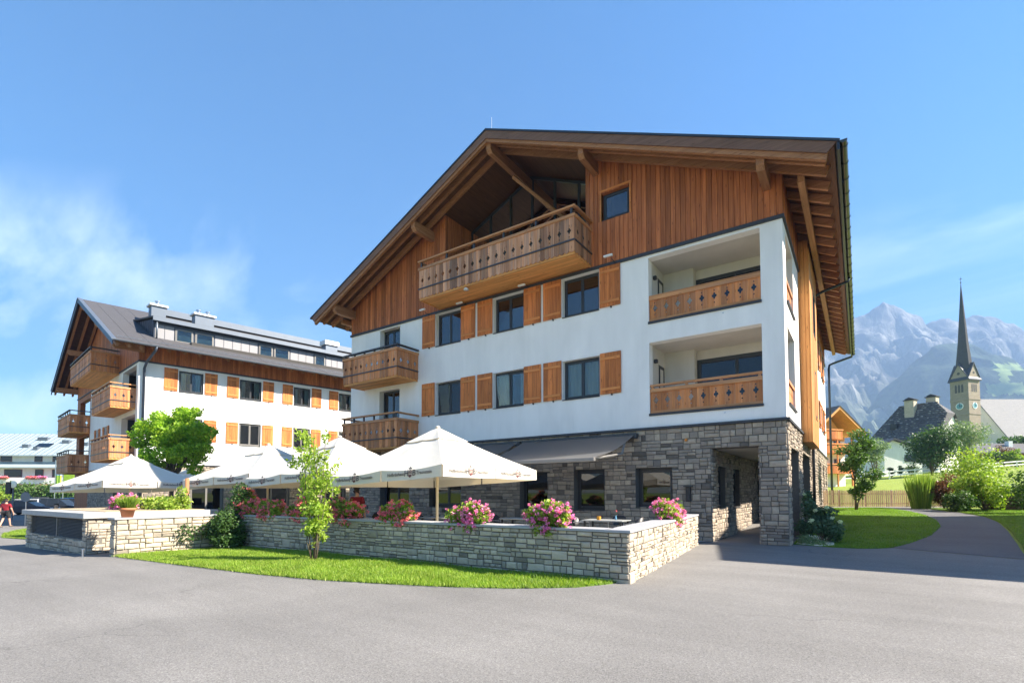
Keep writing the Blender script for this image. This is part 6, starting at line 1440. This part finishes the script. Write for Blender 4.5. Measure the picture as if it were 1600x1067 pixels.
# ------------------------------------------------------------------ terrace furniture
def chair(p, rz, label):
    c = thing('terrace_chair', label, 'chair', tuple(p), rz, 'black chairs on the terrace'); M0 = WM[c.name]
    obj('seat', cached('ch_s', lambda: MB().bbox(-.23, .23, -.22, .22, .43, .46, .012).mesh('seat')), MT['black'], c, M0)
    def back():
        m = MB(); k = 11
        for t in (0, .018):
            for i in range(k):
                a = R(-62 + 124 * i / (k - 1)); top = .86 - .10 * (abs(i - 5) / 5) ** 2.2
                for z in (.54, top): m.v.append(((.25 + t) * math.sin(a), .02 + (.22 + t) * math.cos(a) + (z - .54) * .18, z))
        for i in range(k - 1):
            m.f += [(2 * i, 2 * i + 1, 2 * i + 3, 2 * i + 2), (2 * k + 2 * i, 2 * k + 2 * i + 2, 2 * k + 2 * i + 3, 2 * k + 2 * i + 1), (2 * i + 1, 2 * k + 2 * i + 1, 2 * k + 2 * i + 3, 2 * i + 3)]
        return m.mesh('backrest', True)
    obj('backrest', cached('ch_b', back), MT['black'], c, M0)
    for sx in (-1, 1):
        obj('armrest', cached(('ch_a', sx), lambda: MB().tube([(sx * .24, .18, .66), (sx * .26, 0, .66), (sx * .25, -.18, .65), (sx * .235, -.22, .45)], .014, 6).mesh('armrest')), MT['steel'], c, M0)
        for sy in (-1, 1): obj('leg', cached(('ch_l', sx, sy), lambda: MB().tube([(sx * .2, sy * .19, .43), (sx * .235, sy * .23, 0)], .014, 6).mesh('leg')), MT['steel'], c, M0)
def table(p, rz, label, L=1.3, Wd=.8):
    t = thing('terrace_table', label, 'table', tuple(p), rz, 'tables on the terrace'); M0 = WM[t.name]
    obj('table_top', cached(('tt', L), lambda: MB().bbox(-L / 2, L / 2, -Wd / 2, Wd / 2, .72, .75, .008).mesh('tt')), m_plain('table_grey', (.30, .31, .30), .5) if 'ttm' not in MT else MT['ttm'], t, M0)
    for sx in (-1, 1):
        for sy in (-1, 1): obj('leg', cached(('tl', L, sx, sy), lambda: MB().box(sx * (L / 2 - .08) - .025, sx * (L / 2 - .08) + .025, sy * (Wd / 2 - .08) - .025, sy * (Wd / 2 - .08) + .025, 0, .719).mesh('leg')), MT['black'], t, M0)
F0 = .022
for i, (x, y, lb, cl_) in enumerate((
    (-4.6, -2.9, 'grey table nearest the sunlit end wall', ('black chair left of the table nearest the end wall', 'black chair right of the table nearest the end wall', 'black chair behind the table nearest the end wall')),
    (-7.2, -3.6, 'grey table below the second stone framed window', ('black chair left of the table below the second window', 'black chair right of the table below the second window', 'black chair behind the table below the second window')),
    (-9.8, -4.6, 'grey table beside the nearest parasol pole', ('black chair left of the table beside the nearest parasol pole', 'black chair right of the table beside the nearest parasol pole', 'black chair behind the table beside the nearest parasol pole')),
    (-13.6, -5.0, 'grey table behind the standing person', ('black chair left of the table behind the standing person', 'black chair right of the table behind the standing person', 'black chair behind the table by the standing person')))):
    table((x, y, F0), .05, lb)
    chair((x - .85, y, F0), R(100), cl_[0]); chair((x + .85, y + .05, F0), R(-95), cl_[1]); chair((x + .1, y + .65, F0), R(5), cl_[2])
vs = thing('table_flower', 'little glass vase with a red flower on the table by the end wall', 'vase', (-4.35, -2.75, F0 + .75))
obj('vase', MB().lathe([(.035, 0), (.03, .06), (.015, .1), (.02, .13)], 10, (-4.35, -2.75, F0 + .75)).mesh('v', True), m_plain('blue_glass', (.15, .35, .5), .1), vs, I4)
obj('stem', MB().tube([(-4.35, -2.75, F0 + .85), (-4.33, -2.75, F0 + 1.0)], .005, 5).mesh('s'), MT['lf_mid'], vs, I4)
leaf_cloud('blossom', [(-4.33, -2.75, F0 + 1.02, .025, .025, .02)], 40, .03, MT['pet_red'], vs, 5)
ln = thing('table_lantern', 'small amber lantern on the table by the end wall', 'lantern', (-4.75, -3.1, F0 + .75))
obj('glass', MB().bbox(-4.8, -4.7, -3.15, -3.05, F0 + .75, F0 + .86, .01).mesh('g'), m_plain('amber_glass', (.7, .3, .04), .2), ln, I4)
wp = thing('wooden_post', 'round brown wooden post standing on the terrace wall end', 'post', (-15.9, -7.6, 0))
obj('post', MB().tube([(-17.6, -9.2, 0), (-17.6, -9.2, 2.1)], .065, 12).mesh('p', True), MT['polewood'], wp, I4); wp.location = (-17.6, -9.2, 0); wp.children[0].matrix_basis = T((17.6, 9.2, 0))
# ------------------------------------------------------------------ neighbouring house right of the picture; its shadow lies over the path
NH = thing('neighbour_house', 'white neighbouring house with brown roof just beyond the right picture edge', 'house', (16, 12, 0))
nx, ny0, ny1, ze_ = 11.2, 1.9, 14.6, 10.0
obj('wall', MB().prism([(ny0, 0), (ny1, 0), (ny1, 9.7), ((ny0 + ny1) / 2, 11.0), (ny0, 9.7)], nx, 26, 'x').mesh('w'), MT['plaster'], NH, I4)
obj('roof', MB().prism([(.5, ze_), (8.25, ze_ + 1.55), (15.8, ze_), (15.8, ze_ - .25), (8.25, ze_ + 1.3), (.5, ze_ - .25)], 10.1, 27, 'x').mesh('r'), MT['rooflayer'], NH, I4)
Fnb = frame((nx, ny1, 0), (0, -1))
for z in (1.2, 4.3, 7.3):
    for u in (2, 6, 10): hwin(NH, Fnb, u, z, 1.2, 1.4)
# ------------------------------------------------------------------ mountains
def interp(tab, x):
    for (x0, y0), (x1, y1) in zip(tab, tab[1:]):
        if x <= x1: return y0 + (y1 - y0) * max(0, (x - x0) / (x1 - x0))
    return tab[-1][1]
def mountain(name, tab, D0, near, far, mats, px0, px1, nx, nd, rough, base, pick=None, crag=1.0, seed=0, pw=1.35, smooth=True):
    """massif: crest heights along its length, falling to the valley in front; crest line D0 metres away"""
    V = []; cr = D0
    for i in range(nx):
        l0 = lat(px0 + (px1 - px0) * i / (nx - 1), D0)
        ht = interp(tab, px0 + (px1 - px0) * i / (nx - 1))
        for j in range(nd):
            t = j / (nd - 1); d = near + (far - near) * t
            u = (d - near) / (cr - near) if d < cr else 1 - (d - cr) / (far - cr)
            q = Vector((l0 / rough, d / rough, seed)); wob = noise.noise(q * .6) * .12
            u = min(1, max(0, u)); sh_ = u ** pw * .82 + .18 * u ** 4
            n1_ = noise.ridged_multi_fractal(q * 1.7, 1.0, 2.1, 6, 1.0, 2.0) - 1.1; n2_ = noise.fractal(q * 9, 1.0, 2.0, 4)
            amp = ht * (.17 * n1_ * crag + .045 * n2_ * crag) * (u * (1.0 - u) * 3.2 + .16)
            z = base + (ht - base) * sh_ + amp + ht * wob * u * (1 - u) * 2
            p = Vector((CAM.x, CAM.y, 0)) + FW * (d + 60 * noise.noise(q * 3)) + RT_ * (l0 + 40 * noise.noise(q * 3 + Vector((5, 5, 5)))); V.append((p.x, p.y, z))
    F = [(i * nd + j, (i + 1) * nd + j, (i + 1) * nd + j + 1, i * nd + j + 1) for i in range(nx - 1) for j in range(nd - 1)]
    me = np_mesh(name, V, F, mats[0], smooth)
    for m_ in mats[1:]: me.materials.append(m_)
    if pick:
        VV = np.array(V)
        for k, f in enumerate(F):
            c = VV[list(f)].mean(0)
            if pick(c): me.polygons[k].material_index = 1
    return struct(obj(name, me))
def m_rock():
    m, t, b = mat_new('limestone'); setp(b, Roughness=.95, Specular_IOR_Level=.1)
    n = noi(t, posn(t, (1, 1, .35)), .011, 9, .68, .6); n2 = noi(t, posn(t), .003, 6, .6)
    g = N(t, 'ShaderNodeNewGeometry'); sp_ = N(t, 'ShaderNodeSeparateXYZ'); t.links.new(g.outputs['Normal'], sp_.inputs[0])
    col = ramp(t, n, [(.34, (.06, .065, .065)), (.48, (.11, .112, .11)), (.60, (.21, .205, .195)), (.72, (.36, .35, .335))])
    po = N(t, 'ShaderNodeSeparateXYZ'); t.links.new(g.outputs['Position'], po.inputs[0])
    low = N(t, 'ShaderNodeMapRange'); low.inputs[1].default_value = 560; low.inputs[2].default_value = 300; t.links.new(mth(t, 'ADD', po.outputs[2], mth(t, 'MULTIPLY', n2, 260)), low.inputs[0])
    col = mixc(t, low.outputs[0], col, mixc(t, n, (.035, .07, .025), (.16, .19, .10)))
    t.links.new(col, b.inputs['Base Color']); bump(t, b, n, 1.0, 26); return m
def m_forest():
    m, t, b = mat_new('far_forest'); setp(b, Roughness=.95, Specular_IOR_Level=.1)
    n = noi(t, posn(t, (1, 1, .3)), .045, 6, .75); n2 = noi(t, posn(t), .012, 4, .6)
    col = ramp(t, n, [(.38, (.006, .016, .009)), (.62, (.035, .06, .024))]); col = mixc(t, 1.0, col, gain(t, n2, .7, 1.3), 'MULTIPLY')
    t.links.new(col, b.inputs['Base Color']); bump(t, b, n, 1.0, 9); return m
def hz(py, D): return 1.6 + (769.3 - py) * D / 779.68
RD = 2600.0
ridge = [(1180, 520), (1260, 512), (1318, 507), (1328, 497), (1340, 488), (1352, 486), (1366, 482), (1378, 479), (1388, 474), (1396, 472.5), (1406, 476), (1420, 483), (1432, 488), (1440, 496), (1448, 508), (1458, 499), (1472, 493), (1490, 489), (1503, 494), (1512, 497), (1522, 489), (1530, 488), (1542, 495), (1554, 492), (1564, 496), (1575, 508), (1586, 514), (1600, 518), (1660, 530), (1760, 505), (1900, 540)]
struct(mountain('mountain', [(x, hz(y, RD)) for x, y in ridge], RD, 1150, 3400, [m_rock()], 1180, 1900, 330, 170, 420.0, 60, seed=2.3, smooth=False))
FD_ = 1900.0
fr_ = [(1180, 700), (1290, 690), (1330, 668), (1375, 622), (1410, 585), (1440, 552), (1460, 538), (1480, 532), (1505, 533), (1530, 537), (1560, 548), (1600, 566), (1660, 585), (1760, 560), (1900, 590)]
def in_meadow(c):
    v = Vector((c[0] - CAM.x, c[1] - CAM.y, 0)); d = v.dot(FW); l = v.dot(RT_); px = 800 + 779.68 * l / d; py = 769.3 - (c[2] - 1.6) * 779.68 / d
    w_ = 9 * noise.noise(Vector((l * .02, d * .02, 0)))
    if 598 + w_ * .5 < py < 616 and px > 1546 + w_: return True
    if 566 < py <= 600 and abs(px - (1578 + (590 - py) * .15)) < 8 + w_ + (14 if py < 578 else 0): return True
    return False
mountain('forest_hill', [(x, hz(y, FD_)) for x, y in fr_], FD_, 500, 2350, [m_forest(), m_grass_ground('alp_meadow', (.14, .21, .05), (.20, .27, .075), .05)], 1180, 1900, 300, 150, 260.0, 10, in_meadow, .5, 7.7, 2.1)
# ------------------------------------------------------------------ air
def haze():
    top = 1130.0; s = 4200
    me = MB().box(-s, s, -s, s, -30, top).mesh('haze'); m = bpy.data.materials.new('haze'); m.use_nodes = True; t = m.node_tree; t.nodes.clear()
    o = N(t, 'ShaderNodeOutputMaterial'); v = N(t, 'ShaderNodeVolumePrincipled'); v.inputs['Color'].default_value = (.27, .40, .65, 1); v.inputs['Density'].default_value = HAZE; v.inputs['Anisotropy'].default_value = .1
    t.links.new(v.outputs[0], o.inputs['Volume']); ob = stuff(obj('haze', me, m)); tag(ob, 'thin pale blue summer haze over the valley', 'haze')
HAZE = .00028
if HAZE: haze()
